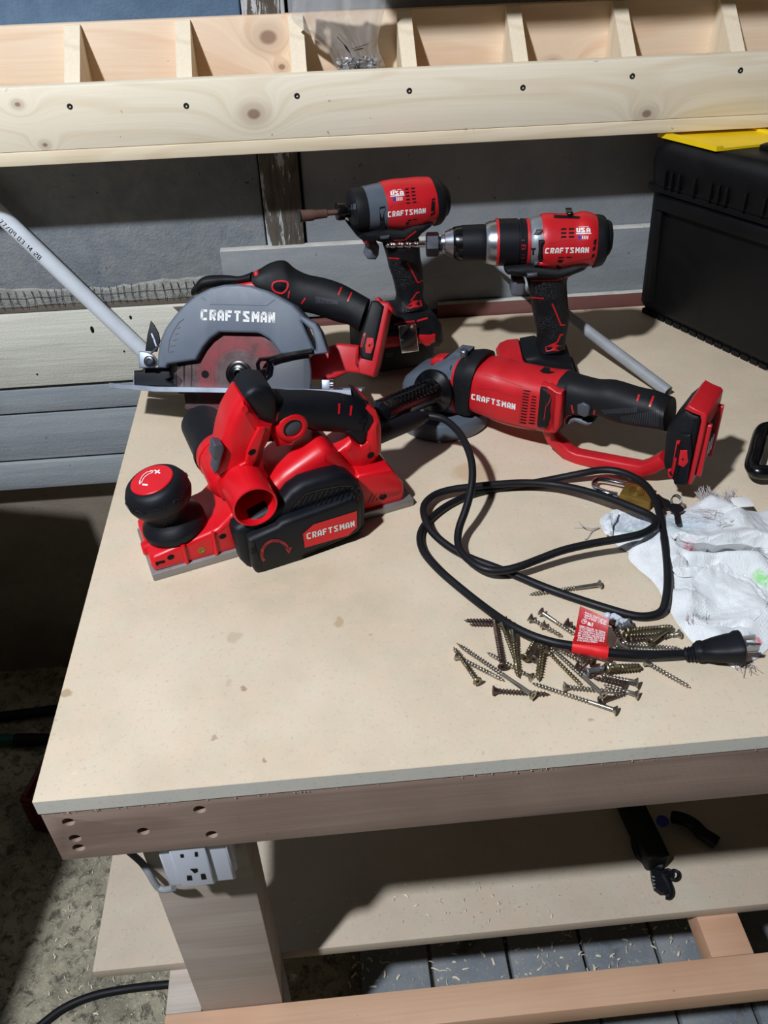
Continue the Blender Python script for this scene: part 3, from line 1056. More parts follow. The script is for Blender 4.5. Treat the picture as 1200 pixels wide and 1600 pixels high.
def paver_mat():
    t_ = NT('gray_paver_with_sawdust')
    tc = t_.coord()
    n1 = t_.noise(tc, 12, 5)
    n3 = t_.noise(tc, 120, 6, 0.8, 1.4)
    col = t_.mix(t_.rng(n1, 0.35, 0.7), lin((120, 128, 136)), lin((150, 154, 156)))
    col = t_.mix(t_.rng(n3, 0.57, 0.66, 0, 0.8), col, lin((206, 198, 176)))
    col = t_.mix(t_.rng(n1, 0.3, 0.36, .7, 0), col, lin((84, 76, 66)))
    return t_.out(col, 0.9, 0, n3, 0.5, 0.004)


PAV = paver_mat()
pv = None
xs = [PZ(x, 1500, 0.02).x for x in (560, 672, 795, 915, 1032, 1150, 1270)]
for i in range(len(xs) - 1):
    bm = B()
    box(bm, (xs[i] + .003, 0.40, -0.005), (xs[i + 1] - .003, 0.78, 0.018 + random.uniform(-.002, .002)), 0.003)
    fin('paver', bm, PAV, floor, 30)

# ================================================================== IMPACT DRIVER
k = crop(440, 250, 4)
k2 = crop(540, 250, 6.6667)
k3 = crop(560, 440, 6.6667)
t_ = Tool('impact_driver', (0.113, 1.100, T), R(12), label='red impact driver with a rusty nut setter, standing on its battery behind the circular saw', cat='power tool')
imp = t_
t_.plate('battery', [(566, 530), (572, 518), (672, 512), (681, 524), (681, 556), (668, 571), (600, 584), (568, 578)], -.037, .037, BLK, .006)
t_.plate('battery_shell', k3((240, 570), (420, 560), (630, 545), (775, 548), (815, 560), (812, 640), (770, 660), (760, 680), (700, 690), (660, 660), (420, 690), (240, 715)), -.0385, .0385, RED, .005, label='red upper shell of the battery')
t_.plate('foot', k((545, 985), (560, 905), (700, 882), (890, 882), (935, 945), (948, 1040), (922, 1080), (600, 1082), (545, 1075)), -.034, .034, BLK, .012, trace=-.02)
t_.loft('grip', [(k(630, 520), k(862, 500), .018, 2.4), (k(655, 600), k(868, 600), .0175, 2.4), (k(668, 660), k(880, 670), .0165, 2.3), (k(692, 730), k(886, 745), .0165, 2.3), (k(708, 800), k(888, 800), .0165, 2.3), (k(712, 850), k(886, 850), .018, 2.4), (k(690, 905), k(900, 900), .022, 2.6)], BLKT)
t_.plate('head_cradle', k((455, 452), (520, 480), (650, 438), (770, 448), (830, 405), (962, 395), (945, 425), (885, 470), (850, 515), (640, 530), (600, 518), (510, 512), (480, 488)), -.029, .029, BLK, .008)
t_.plate('trigger', k((545, 518), (598, 514), (616, 545), (613, 600), (592, 630), (545, 628), (534, 610), (546, 575)), -.012, .012, TRG, .005)
t_.loft('gear_case', [(k(495, 164), k(535, 450), 'o'), (k(555, 150), k(590, 446), 'o'), (k(612, 138), k(652, 440), 'o')], GRY)
t_.loft('motor_housing', [(k(603, 136), k(648, 442), 'o'), (k(680, 118), k(720, 447), 'o'), (k(760, 112), k(800, 445), 'o'), (k(840, 104), k(880, 430), 'o'), (k(915, 103), k(965, 400), 'o')], RED)
t_.loft('nose_bumper', [(k(412, 215), k(436, 400), 'o'), (k(425, 178), k(465, 448), 'o'), (k(470, 168), k(505, 455), 'o'), (k(500, 166), k(532, 452), 'o')], BLK, sub=2)
t_.loft('rear_cap', [(k(908, 101), k(958, 415), 'o'), (k(960, 108), k(992, 402), 'o'), (k(1000, 150), k(1018, 360), 'o')], BLK, caps=(0, .006), sub=3)
t_.loft('bit_collar', [(k(340, 268), k(348, 378), 'o'), (k(352, 264), k(360, 380), 'o'), (k(385, 264), k(390, 378), 'o'), (k(388, 280), k(392, 362), 'o'), (k(428, 276), k(432, 360), 'o')], BLKG, sub=1)
t_.loft('nut_setter', [(k(112, 312), k(122, 388), 'o'), (k(190, 309), k(198, 380), 'o'), (k(205, 312), k(210, 372), 'o'), (k(278, 308), k(284, 362), 'o'), (k(284, 314), k(289, 350), 'o'), (k(348, 308), k(350, 343), 'o')], RUST, sub=1, label='rusty nut setter in the chuck')
lt = k(115, 350)
bm = B()
p = t_.L(lt, 0)
d = (t_.L(k(300, 330)) - p).normalized()
lathe(bm, p - d * .0012, d, [(0, .0085), (.0011, .0085), (.0012, .006), (.0012, .0055)], 24)
t_.add('socket_rim', bm, STL, t_.ob['nut_setter'])
MH = ['motor_housing', 'gear_case', 'rear_cap', 'head_cradle', 'grip', 'foot', 'battery_shell', 'trigger', 'nose_bumper', 'battery']
t_.text('lettering', 'CRAFTSMAN', k2((440, 538), (833, 500), (833, 553), (440, 595)), MH, PRT, .22)
t_.text('lettering', 'USA', k2((468, 325), (600, 322), (605, 362), (470, 368)), MH, PRT, .26)
t_.decal('lettering', [('l', k2((465, 380), (612, 366)), 1.3), ('l', k2((483, 318), (520, 314)), .8), ('l', k2((540, 312), (580, 308)), .8)] + [('l', k2((533 + 18 * i, 388 - i), (533 + 18 * i, 428 - 2 * i)), 1.3) for i in range(4)], MH, PRT)
t_.decal('flag_patch', [('q', k2((488, 392), (526, 389), (526, 428), (494, 424)))], MH, BLU)
vents = []
for i in range(5):
    y = 302 + i * 36
    vents += [('l', k2((618 + i * 4, y + 4), (656 + i * 4, y)), 2.3), ('l', k2((680 + i * 4, y - 4), (720 + i * 4, y - 8)), 2.3)]
vents += [('l', k2((645, 630), (690, 622)), 1.5), ('l', k2((700, 620), (740, 612)), 1.5), ('p', k2((628, 650), (668, 640), (650, 668), (630, 680)))]
t_.decal('vent_slots', vents, MH, HOLE)
t_.decal('panel_lines', [('l', k2((460, 490), (500, 470), (630, 440), (780, 436)), .8), ('l', k2((620, 700), (760, 625)), .8)], MH, RPR)
t_.decal('red_inlay', [('l', k((785, 640), (850, 765), (884, 752)), 2.2), ('l', k((648, 610), (735, 616)), 2.2), ('l', k((705, 1030), (760, 1014), (830, 1008)), 2.6), ('l', k((845, 1006), (912, 988)), 2.6),
                      ('l', k((500, 512), (590, 511), (620, 540), (620, 600), (606, 628)), 2.4), ('l', k((700, 502), (770, 498), (840, 445)), 2), ('l', k((808, 880), (845, 828), (862, 826)), 2.2),
                      ('p', k((778, 918), (820, 880), (870, 875), (878, 912), (800, 930)))], MH, RED, label='red inlay lines')
t_.decal('side_pad', [('p', k2((352, 492), (412, 480), (416, 520), (400, 540), (404, 640), (418, 728), (362, 740)))], MH, BLK)
t_.decal('nose_mark', [('q', k2((60, 462), (108, 452), (112, 512), (66, 520)))], MH, GRYD)
t_.decal('rear_gap', [('q', k((938, 245), (958, 235), (958, 330), (930, 350)))], MH, HOLE)
t_.plate('direction_button', k((620, 482), (678, 474), (684, 492), (660, 498), (622, 500)), .02, .0325, GRYD, .003)
t_.plate('belt_clip', k3((415, 465), (600, 435), (630, 725), (450, 752)), .0405, .0425, CHR, .0008, label='bent chrome belt clip')
t_.text('embossed_lettering', 'CRAFT', k3((215, 615), (415, 598), (415, 640), (222, 660)), MH, RPR, .2)
t_.text('embossed_lettering', '20', k3((290, 745), (352, 738), (352, 778), (290, 785)), MH, GRYD, .14, TH)

# ================================================================== DRILL
k = crop(660, 310, 3.75)
k2 = crop(820, 320, 8.5714)
t_ = Tool('drill_driver', (0.290, 1.030, T), R(-6), label='red hammer drill with black chuck and twist bit, standing upright behind the grinder', cat='power tool')
t_.plate('battery', k((432, 890), (470, 845), (560, 826), (600, 850), (880, 930), (888, 985), (868, 1060), (440, 1075)), -.036, .036, BLK, .008, trace=-.03)
t_.plate('battery_shell', k((430, 885), (452, 852), (498, 832), (560, 826), (590, 850), (600, 962), (820, 955), (830, 985), (610, 1000), (600, 1030), (440, 1030)), -.0375, .0375, RED, .007, trace=-.03, label='red shell of the battery')
t_.plate('foot', k((570, 828), (660, 812), (700, 835), (845, 862), (866, 940), (842, 962), (600, 966), (590, 955)), -.034, .034, BLK, .009, trace=-.022)
t_.loft('grip', [(k(600, 440), k(880, 420), .019, 2.4), (k(615, 490), k(848, 480), .0185, 2.4), (k(632, 590), k(850, 570), .0175, 2.3), (k(645, 660), k(857, 650), .017, 2.3), (k(660, 740), k(858, 720), .017, 2.3), (k(668, 800), k(846, 800), .018, 2.4), (k(660, 870), k(836, 865), .02, 2.5)], BLKT)
t_.plate('head_cradle', k((482, 415), (620, 400), (800, 422), (890, 398), (990, 392), (955, 432), (880, 462), (845, 482), (640, 482), (600, 472), (500, 458), (485, 442)), -.028, .028, BLK, .008)
t_.plate('trigger', k((525, 478), (588, 470), (606, 500), (603, 560), (580, 582), (526, 577), (518, 552), (528, 512)), -.012, .012, TRG, .005)
t_.loft('motor_housing', [(k(690, 92), k(690, 412), 'o'), (k(720, 84), k(720, 416), 'o'), (k(800, 86), k(800, 420), 'o'), (k(880, 86), k(880, 410), 'o'), (k(930, 74), k(935, 402), 'o'), (k(975, 78), k(985, 398), 'o'), (k(1010, 92), k(1012, 390), 'o')], RED)
t_.loft('gear_collar', [(k(618, 128), k(615, 394), 'o'), (k(650, 108), k(650, 398), 'o'), (k(697, 100), k(692, 398), 'o')], plastic('gray_collar_metal', (142, 148, 154), 0.38, .06, 900, .08, .5))
t_.loft('clutch_ring', [(k(440, 118), k(440, 396), 'o'), (k(555, 116), k(555, 396), 'o'), (k(558, 122), k(558, 390), 'o'), (k(570, 122), k(570, 390), 'o'), (k(574, 116), k(572, 394), 'o'), (k(606, 118), k(604, 392), 'o')], BLKP, sub=1)
for (a, b_) in ((428, 442), (604, 620)):
    t_.loft('red_ring', [(k(a, 116), k(a - 2, 396), 'o'), (k(b_, 114), k(b_ - 2, 398), 'o')], RED, sub=1, label='red ring of the clutch')
t_.loft('silver_ring', [(k(368, 146), k(366, 378), 'o'), (k(372, 142), k(369, 380), 'o'), (k(400, 132), k(398, 388), 'o'), (k(430, 126), k(427, 394), 'o')], SIL, sub=1)
t_.loft('chuck_sleeve', [(k(178, 170), k(180, 350), 'o'), (k(196, 163), k(196, 362), 'o'), (k(230, 158), k(232, 370), 'o')], BLKG, sub=2)
t_.loft('chuck_grip', [(k(231, 156), k(233, 371), 'o'), (k(300, 152), k(300, 372), 'o'), (k(360, 150), k(358, 372), 'o'), (k(373, 156), k(370, 366), 'o')], BLKP, sub=2)
t_.loft('chuck_nose', [(k(110, 215), k(111, 300), 'o'), (k(128, 212), k(128, 304), 'o'), (k(132, 192), k(132, 326), 'o'), (k(150, 184), k(150, 336), 'o'), (k(179, 171), k(181, 349), 'o')], SIL, sub=1)
A_, B_ = t_.L(k(20, 270)), t_.L(k(98, 268))
bm = B()
d = (B_ - A_)
lathe(bm, A_, d, [(0, .0125), (.0015, .0152), (d.length - .0015, .0152), (d.length, .0125)], 6, rot=0.5)
lathe(bm, A_ + d * 1.0, d, [(0.0002, .0095), (.004, .0095)], 20)
t_.add('hex_adapter', bm, STL, smooth=20, label='dark steel hex nut on the bit')
a_, b2 = t_.L((602, 383.5)), t_.L(k(20, 268.5))
bm = B()
ax = (b2 - a_)
ln = ax.length
axn = ax.normalized()
e1 = Vector((0, 1, 0))
e2 = axn.cross(e1)
rings = []
N = 60
for i in range(N + 1):
    f_ = i / N
    ph = f_ * 16
    tipf = min(1, f_ / .06)
    fl = 1 if f_ < .78 else 0
    ring = []
    for j in range(16):
        a = 2 * math.pi * j / 16
        rr = .0036 * (1 - .36 * fl * max(0, math.cos(2 * (a - ph))) ** 0.7) * max(.08, tipf)
        ring.append(bm.verts.new(a_ + axn * (f_ * ln) + (e1 * math.cos(a) + e2 * math.sin(a)) * rr))
    rings.append(ring)
skin(bm, rings)
t_.add('twist_bit', bm, CHR, smooth=50)
t_.loft('rear_cap', [(k(1002, 92), k(1000, 408), 'o'), (k(1055, 96), k(1050, 392), 'o'), (k(1078, 125), k(1075, 345), 'o')], BLK, caps=(0, .007), sub=3)
MH = ['motor_housing', 'gear_collar', 'clutch_ring', 'rear_cap', 'head_cradle', 'grip', 'foot', 'battery_shell', 'battery', 'trigger']
t_.text('lettering', 'CRAFTSMAN', k2((280, 580), (860, 565), (855, 640), (268, 652)), MH, PRT, .22)
t_.text('lettering', 'USA', k2((692, 312), (872, 310), (876, 368), (694, 370)), MH, PRT, .26)
t_.decal('lettering', [('l', k2((685, 387), (888, 382)), 1.4), ('l', k2((720, 298), (855, 294)), .8)] + [('l', k2((772 + 24 * i, 415), (770 + 23 * i, 460)), 1.4) for i in range(4)], MH, PRT)
t_.decal('flag_patch', [('q', k2((708, 412), (762, 412), (762, 458), (715, 456)))], MH, BLU)
vents = []
for i in range(3):
    vents += [('l', k2((484, 328 + 52 * i), (556, 324 + 52 * i)), 2.6), ('l', k2((588, 326 + 52 * i), (660, 322 + 52 * i)), 2.6)]
vents += [('l', k2((450, 706), (525, 702)), 1.5), ('l', k2((555, 702), (625, 698)), 1.5), ('p', k2((445, 735), (515, 735), (495, 770), (440, 768))), ('p', k2((425, 800), (490, 830), (480, 855), (425, 845))), ('q', k2((385, 135), (745, 160), (730, 188), (388, 180)), 6, 1), ('q', k2((925, 470), (965, 455), (930, 690), (890, 712)))]
t_.decal('vent_slots', vents, MH, HOLE)
t_.decal('panel_lines', [('l', k2((325, 515), (420, 500), (565, 470), (800, 495)), .8), ('l', k2((500, 810), (900, 715)), .8)], MH, RPR)
t_.decal('hammer_symbol', [('l', k2((88, 592), (148, 590)), 3), ('l', k2((116, 592), (112, 670)), 3)], MH, BPR)
t_.text('clutch_numbers', '13', [k(582, 305), k(582, 272), k(606, 272), k(606, 305)], MH, RED, .16, TH)
t_.decal('clutch_marks', [('l', k((582, y), (598, y)), 1) for y in (245, 330, 348, 372)], MH, RED)
for nm, q, m_ in (('mode_pointer', k2((165, 350), (240, 345), (240, 425), (168, 432), (120, 410), (140, 385)), GRYD), ('mode_pointer_rail', k2((238, 348), (400, 345), (405, 420), (240, 425)), RED), ('mode_bracket', k2((190, 490), (280, 480), (285, 540), (250, 560), (245, 690), (268, 705), (262, 750), (178, 750)), BLK), ('screw_boss', k2((125, 768), (190, 765), (190, 825), (125, 825)), GRYD), ('screw_boss_rail', k2((190, 768), (352, 766), (352, 825), (190, 826)), RED)):
    hh = t_.drop(q[0], MH, 0)
    dd = -hh.y if hh is not None else .03
    t_.plate(nm, q, dd - .012, dd + .004, m_, .003)
t_.plate('speed_switch', k2((570, 108), (650, 102), (656, 175), (578, 182)), -.014, .006, BLKG, .003)
t_.plate('direction_button', k((612, 443), (675, 440), (678, 462), (614, 468)), .02, .0315, GRYD, .003)
t_.decal('red_inlay', [('l', k((760, 615), (812, 742), (836, 740)), 2.4), ('l', k((625, 568), (640, 580), (712, 586)), 2.2), ('l', k((498, 460), (585, 464), (610, 495), (608, 560), (582, 590)), 2.4), ('l', k((640, 482), (790, 478), (890, 445), (950, 425)), 2), ('l', k((825, 796), (808, 800), (790, 842), (735, 868)), 2.4), ('p', k((720, 868), (770, 850), (835, 872), (835, 890), (722, 896))), ('l', k((862, 905), (880, 920)), 3)], MH, RED, label='red inlay lines')

# ================================================================== CIRCULAR SAW
ka, kb, kc = crop(200, 380, 4.615), crop(400, 380, 4.615), crop(130, 500, 6)
t_ = Tool('circular_saw', (-0.111 - .0061, 0.958 - .0383, T + .0006), R(-9), R(28), label='red and black circular saw with a gray blade guard, standing behind the planer', cat='power tool')
saw = t_
BC = t_.L(ka(805, 945), 0)
bm = B()
NT_ = 24
pf = []
for i in range(NT_):
    a0 = 2 * math.pi * i / NT_
    for (fr, rr) in ((0.0, .0825), (.08, .0835), (.22, .0815), (.30, .076), (.45, .0735), (.62, .0755), (.8, .079)):
        a = a0 + 2 * math.pi / NT_ * fr
        pf.append((BC.x + rr * math.cos(a), BC.z + rr * math.sin(a)))
extr(bm, pf, -.0009, .0009, .0002, 1)


def blade_mat():
    t = NT('saw_blade')
    tc = t.n('ShaderNodeTexCoord').outputs['Object']
    sub = t.n('ShaderNodeVectorMath', operation='SUBTRACT', ins={0: tc, 1: BC})
    ln_ = t.n('ShaderNodeVectorMath', operation='LENGTH', ins={0: sub.outputs[0]}).outputs['Value']
    sp = t.n('ShaderNodeSeparateXYZ', ins={0: sub.outputs[0]})
    n1 = t.noise(tc, 40, 5, 0.7)
    n2 = t.noise(t.n('ShaderNodeCombineXYZ', ins={0: t.math('MULTIPLY', ln_, 900), 1: 0, 2: 0}).outputs[0], 1, 2)
    col = t.mix(t.rng(n1, 0.35, 0.65), lin((76, 62, 62)), lin((104, 88, 88)))
    redm = t.math('MULTIPLY', t.math('MULTIPLY', t.rng(ln_, 0.026, 0.034), t.rng(ln_, 0.058, 0.050)), t.rng(n1, 0.36, 0.6, 0.2, 0.85))
    col = t.mix(t.math('MULTIPLY', redm, 0.7), col, lin((138, 36, 44)))
    return t.out(col, t.rng(n2, 0.3, 0.7, 0.32, 0.48), 0.75, n2, 0.1, 0.0003)


t_.add('blade', bm, blade_mat(), smooth=20, label='worn steel blade with traces of red paint')
guard_px = ka((208, 900), (212, 800), (232, 690), (268, 610), (330, 525), (400, 445), (490, 372), (590, 322), (690, 298), (790, 294), (880, 303), (1000, 340), (1100, 392)) + kb((262, 440), (310, 490), (360, 545), (330, 565), (362, 640), (420, 768), (400, 800), (175, 802), (140, 745), (90, 690), (30, 655)) + ka((925, 648), (655, 642), (590, 690), (540, 750), (488, 842), (285, 872), (270, 902))
t_.plate('blade_guard', guard_px, -.034, .013, GRYS, .0035, label='gray upper blade guard')
t_.plate('guard_tab', kb((286, 510), (360, 538), (430, 575), (470, 640), (520, 792), (398, 806), (420, 770), (432, 768), (428, 715), (398, 625), (330, 566)), -.012, .013, GRYS, .0025)
# raised rim along the guard's arch
t_.decal('guard_relief', [('l', ka((405, 545), (370, 570), (330, 630), (300, 700), (290, 780)), 1.1)] + [('l', ka((296 + i * 14, 785 - i * 42), (330 + i * 12, 782 - i * 44)), .9) for i in range(5)] + [('l', ka((530, 390), (560, 410)), 1.1), ('l', kb((20, 680), (75, 735), (105, 795)), .9), ('l', ka((590, 440), (1000, 450), (1060, 405)), .7)], ['blade_guard'], GRYD)
t_.text('lettering', 'CRAFTSMAN', ka((527, 478), (1060, 500), (1058, 574), (525, 553)), ['blade_guard'], PRT, .24)
# lower guard sector on the right
pts = [(BC.x + .0065 + .086 * math.cos(R(a)), BC.z + .086 * math.sin(R(a))) for a in range(28, -96, -6)]
i0, i1 = t_.uv(kb(50, 1000), .006), t_.uv(kb(100, 850), .006)
lo_ = [p for p in pts]
bm = B()
extr(bm, [i1] + lo_ + [(BC.x + .004, BC.z - .06), i0], .0035, .0095, .002)
t_.add('lower_guard', bm, GRYD, label='gray retractable lower guard')
bm = B()
c0, ax = BC + Vector((0, -.001, 0)), Vector((0, -1, 0))
lathe(bm, c0, ax, [(0, .0168), (.0025, .0168), (.003, .0155), (.003, .0125), (.0045, .0125), (.005, .0115), (.0055, .0085), (.0085, .0085), (.009, .0078), (.009, .0045), (.005, .0042)], 32)
t_.add('arbor_bolt', bm, BLKG)
bm = B()
lathe(bm, t_.L(ka(558, 945), 0.0) + Vector((0, -.0010, 0)), (0, -1, 0), [(0, .0048), (.0003, .0048)], 24)
t_.add('blade_hole', bm, HOLE)
# retract lever
bm = B()
lev = [t_.L(p, .016) for p in kb((408, 772), (300, 790), (180, 812), (95, 832), (30, 838), (12, 870), (18, 910), (55, 968), (88, 930), (95, 880), (80, 835))]
tube(bm, lev, .0026, 8)
lev2 = [t_.L(p, .018) for p in kb((405, 785), (260, 806), (150, 832), (100, 850))]
tube(bm, lev2, .0022, 8)
tube(bm, [t_.L(p, .016) for p in kb((20, 918), (90, 905))], .0016, 8)
t_.add('guard_lever', bm, BLKG, label='black and chrome guard lever')
# shoe
dn = .033
L0, L1 = t_.uv((166, 605), dn), t_.uv((530, 611), dn)


def shoe_v(u):
    f_ = (u - L0[0]) / (L1[0] - L0[0])
    return L0[1] + (L1[1] - L0[1]) * f_


bm = B()
us = [L0[0] + (L1[0] + .02 - L0[0]) * i / 20 for i in range(21)]
for (d0, d1) in ((.0055, dn), (-.095, -.0405)):
    rg = []
    for i, u in enumerate(us):
        z = shoe_v(u)
        cv = max(0, (4 - i)) / 4
        e = .005 * cv ** 2
        z1 = z + e * .6
        rg.append([bm.verts.new(p) for p in ((u, -d0 - 0, z1), (u, -d1 + .012 * cv, z1), (u, -d1 + .012 * cv, z1 - .0032), (u, -d0, z1 - .0032))])
    skin(bm, rg)
rg = []
for i, u in enumerate(us[:7]):
    z = shoe_v(u)
    cv = max(0, (4 - i)) / 4
    z1 = z + .003 * cv ** 2
    rg.append([bm.verts.new(p) for p in ((u, .0405, z1), (u, -.0055, z1), (u, -.0055, z1 - .0032), (u, .0405, z1 - .0032))])
skin(bm, rg)
# upturned near lip
rg = []
for i, u in enumerate(us):
    cv = max(0, (4 - i)) / 4
    z = shoe_v(u) + .003 * cv
    y = -dn + .012 * cv
    rg.append([bm.verts.new(p) for p in ((u, y, z - .0045), (u, y - .0025, z - .004), (u, y - .0025, z + .0015), (u, y, z + .002))])
skin(bm, rg)
t_.add('shoe', bm, SHOE, label='bright steel shoe plate')
t_.plate('bevel_bracket', kc((518, 290), (600, 300), (655, 330), (688, 370), (688, 420), (660, 448), (520, 452)), .010, .016, SHOE, .002)
bm = B()
lathe(bm, t_.L(kc(625, 387), .016), (0, -1, 0), [(0, .007), (.0025, .007), (.0035, .0055), (.0035, .003), (.002, .0025)], 24)
t_.add('bevel_screw', bm, STL)
t_.plate('bevel_plate', kc((632, 5), (665, 45), (705, 120), (722, 195), (690, 300), (580, 290), (600, 140)), -.004, -.0015, BLKP, .0008)
t_.decal('bevel_slot', [('l', kc((640, 125), (662, 175), (685, 245)), 2.4)], ['bevel_plate'], SHOE)
bm = B()
tube(bm, [t_.L(p, .004) for p in kc((630, 318), (672, 280), (716, 238))], .0012, 8)
t_.add('bevel_spring', bm, SIL)
t_.plate('depth_block', kc((468, 475), (552, 470), (560, 445), (770, 452), (800, 410), (820, 430), (815, 500), (830, 540), (778, 560), (790, 580), (890, 600), (892, 628), (468, 616)), -.03, .001, BLKP, .002)
t_.plate('depth_edge', kc((466, 478), (478, 474), (480, 616), (466, 612)), -.03, .003, SHOE, .001)
t_.plate('riving_hook', kc((845, 490), (885, 490), (880, 515), (866, 530), (890, 600), (892, 630), (830, 625), (850, 540)), -.008, .001, BLKP, .001)
# body behind the blade: motor, handles, battery seat
bm = B()
lathe(bm, BC + Vector((0.0, .0345, 0.022)), (0, 1, 0), [(0, .05), (.02, .05), (.045, .043), (.085, .036), (.092, .028)], 36)
t_.add('motor_housing', bm, BLK)
D = -.055
t_.loft('main_handle', [(kb(-20, 210), kb(20, 370), .024, 2.4), (kb(40, 178), kb(70, 400), .026, 2.4), (kb(110, 138), kb(165, 440), .025, 2.4), (kb(205, 124), kb(260, 470), .023, 2.3), (kb(275, 178), kb(330, 495), .0205, 2.2), (kb(370, 224), kb(390, 505), .0195, 2.2), (kb(500, 252), kb(470, 528), .019, 2.2), (kb(620, 292), kb(590, 570), .019, 2.2), (kb(720, 345), kb(670, 590), .020, 2.3), (kb(820, 402), kb(745, 640), .024, 2.6)], BLK, dc=D)
t_.loft('front_handle', [(ka(490, 300), ka(488, 372), .010, 2.2), (ka(520, 262), ka(520, 368), .016, 2.2), (ka(570, 236), ka(560, 345), .019, 2.2), (ka(640, 228), ka(640, 330), .018, 2.2), (ka(720, 230), ka(720, 310), .015, 2.2), (ka(810, 236), ka(810, 300), .015, 2.2), (ka(900, 205), ka(905, 300), .019, 2.2)], BLK, dc=D, caps=(.006, 0))
t_.plate('red_collar', ka((898, 206), (938, 190), (972, 340), (900, 345), (760, 298), (800, 288), (908, 272)), D - .02, D + .024, RED, .004)
t_.plate('battery_seat', kb((862, 396), (884, 386), (902, 414), (955, 424), (985, 470), (990, 510), (958, 480), (880, 868), (850, 966), (740, 938), (730, 860), (745, 835), (860, 440)), D - .034, D + .030, RED, .003, label='red battery seat without a battery')
t_.plate('seat_cover', kb((828, 416), (880, 410), (926, 455), (838, 852), (752, 832), (744, 700), (790, 540)), D - .03, D + .0325, BLK, .004)
t_.plate('lower_bail', kb((380, 830), (460, 765), (590, 722), (745, 735), (738, 850), (862, 868), (848, 966), (740, 938), (655, 932), (545, 985), (400, 985)), D - .012, D + .018, RED, .004)
t_.decal('red_inlay', [('p', kb((802, 680), (845, 684), (850, 735), (828, 795), (790, 790), (788, 740))), ('l', kb((785, 648), (755, 765)), 3.2), ('l', kb((618, 318), (592, 374)), 2.4), ('l', kb((690, 356), (660, 420)), 2.4), ('l', kb((356, 395), (328, 435)), 2.4), ('l', kb((240, 345), (232, 395)), 2), ('l', kb((235, 430), (300, 460), (338, 500)), 2.8)], ['main_handle', 'seat_cover', 'battery_seat'], RED, label='red inlay lines')
t_.decal('cover_hole', [('q', kb((808, 728), (824, 728), (824, 745), (808, 745))), ('l', kb((778, 670), (764, 740)), 1.2), ('l', kb((740, 848), (732, 888)), 2.4)], ['seat_cover', 'battery_seat', 'lower_bail'], HOLE)
bm = B()
hp_ = [t_.drop(p, ['main_handle'], .0002) for p in catmull(kb((130, 285), (180, 274), (228, 285), (225, 330), (190, 362), (140, 350), (118, 320)), 4, True)]
hp_ = [p for p in hp_ if p is not None]
if len(hp_) > 5:
    tube(bm, hp_ + hp_[:1], .0014, 6, False)
    t_.add('lock_button_rim', bm, RED)
t_.decal('lock_button', [('p', kb((135, 290), (180, 282), (218, 290), (216, 322), (188, 348), (146, 342), (126, 318)))], ['main_handle'], BLKG, .0003)
bm = B()
box(bm, t_.L(kb(470, 985), -.02), t_.L(kb(550, 1065), -.045), .001)
t_.add('depth_lever', bm, SHOE)
bm = B()
lathe(bm, t_.L(kb(540, 1020), -.02), (1, 0, 0), [(0, .009), (.004, .009)], 24)
t_.add('depth_lever_end', bm, CHR)
# ridged texture on the handle: fine raised pips
t_.decal('grip_pips', [('l', kb((430 + 9 * i, 384 + 1.5 * i), (436 + 9 * i, 432 + .5 * i)), .6) for i in range(18)], ['main_handle'], GRYD)

# ================================================================== ANGLE GRINDER
ga, gb, gc = crop(580, 530, 5), crop(720, 540, 5), crop(860, 570, 4.2857)
t_ = Tool('angle_grinder', (0.144, 0.943, T), R(-37.5), label='red angle grinder with a D-shaped guard lying on its gray wheel guard, beside the padlock', cat='power tool')
grd = t_
bm = B()
lathe(bm, (0, 0, 0.0), (0, 0, 1), [(.0005, .056), (.0005, .0605), (.004, .0625), (.020, .0625), (.0235, .060), (.025, .052), (.025, .02)], 48)
t_.add('wheel_guard', bm, GRY, label='round gray wheel guard')
bm = B()
lathe(bm, (0, 0, 0.022), (0, 0, 1), [(0, .028), (.012, .028), (.016, .024), (.03, .024)], 32)
t_.add('guard_collar', bm, BLKP)
t_.decal('guard_print', [('l', ga((196 + 12 * i, 706 + 7 * i), (205 + 12 * i, 722 + 7 * i)), 1.3) for i in range(6)], ['wheel_guard'], BLU)
bm = B()
extr(bm, [(-.046, .027), (-.047, .048), (-.043, .058), (-.034, .066), (-.018, .073), (0.0, .077), (.02, .081), (.034, .084), (.034, .027)], -.032, .032, .015, 5)
t_.add('gear_head', bm, GRY)
t_.loft('gear_neck', [(ga(600, 118), ga(545, 590), .0325, 3), (ga(700, 88), ga(640, 596), .033, 3), (ga(796, 76), ga(662, 588), .033, 3)], GRY, sub=2)
t_.loft('red_gasket', [(ga(795, 75), ga(655, 585), .0345, 3), (ga(812, 75), ga(672, 590), .0345, 3)], RED, sub=1)
t_.loft('rubber_collar', [(ga(812, 76), ga(676, 590), .034, 3), (ga(870, 72), ga(720, 605), .0345, 3), (ga(905, 72), ga(738, 608), .034, 3), (ga(958, 88), ga(768, 600), .0335, 3)], BLK, sub=2)
t_.loft('motor_housing', [(ga(950, 125), ga(765, 545), .0305, 3.2), (ga(1000, 132), ga(800, 575), .0315, 3.2), (ga(1080, 146), ga(870, 600), .0315, 3.2)] + [(gb(450, 120), gb(300, 608), .0315, 3.2), (gb(600, 148), gb(440, 645), .0315, 3.2), (gb(720, 172), gb(590, 668), .0315, 3.2), (gb(860, 188), gb(700, 685), .031, 3.2)], RED, sub=3)
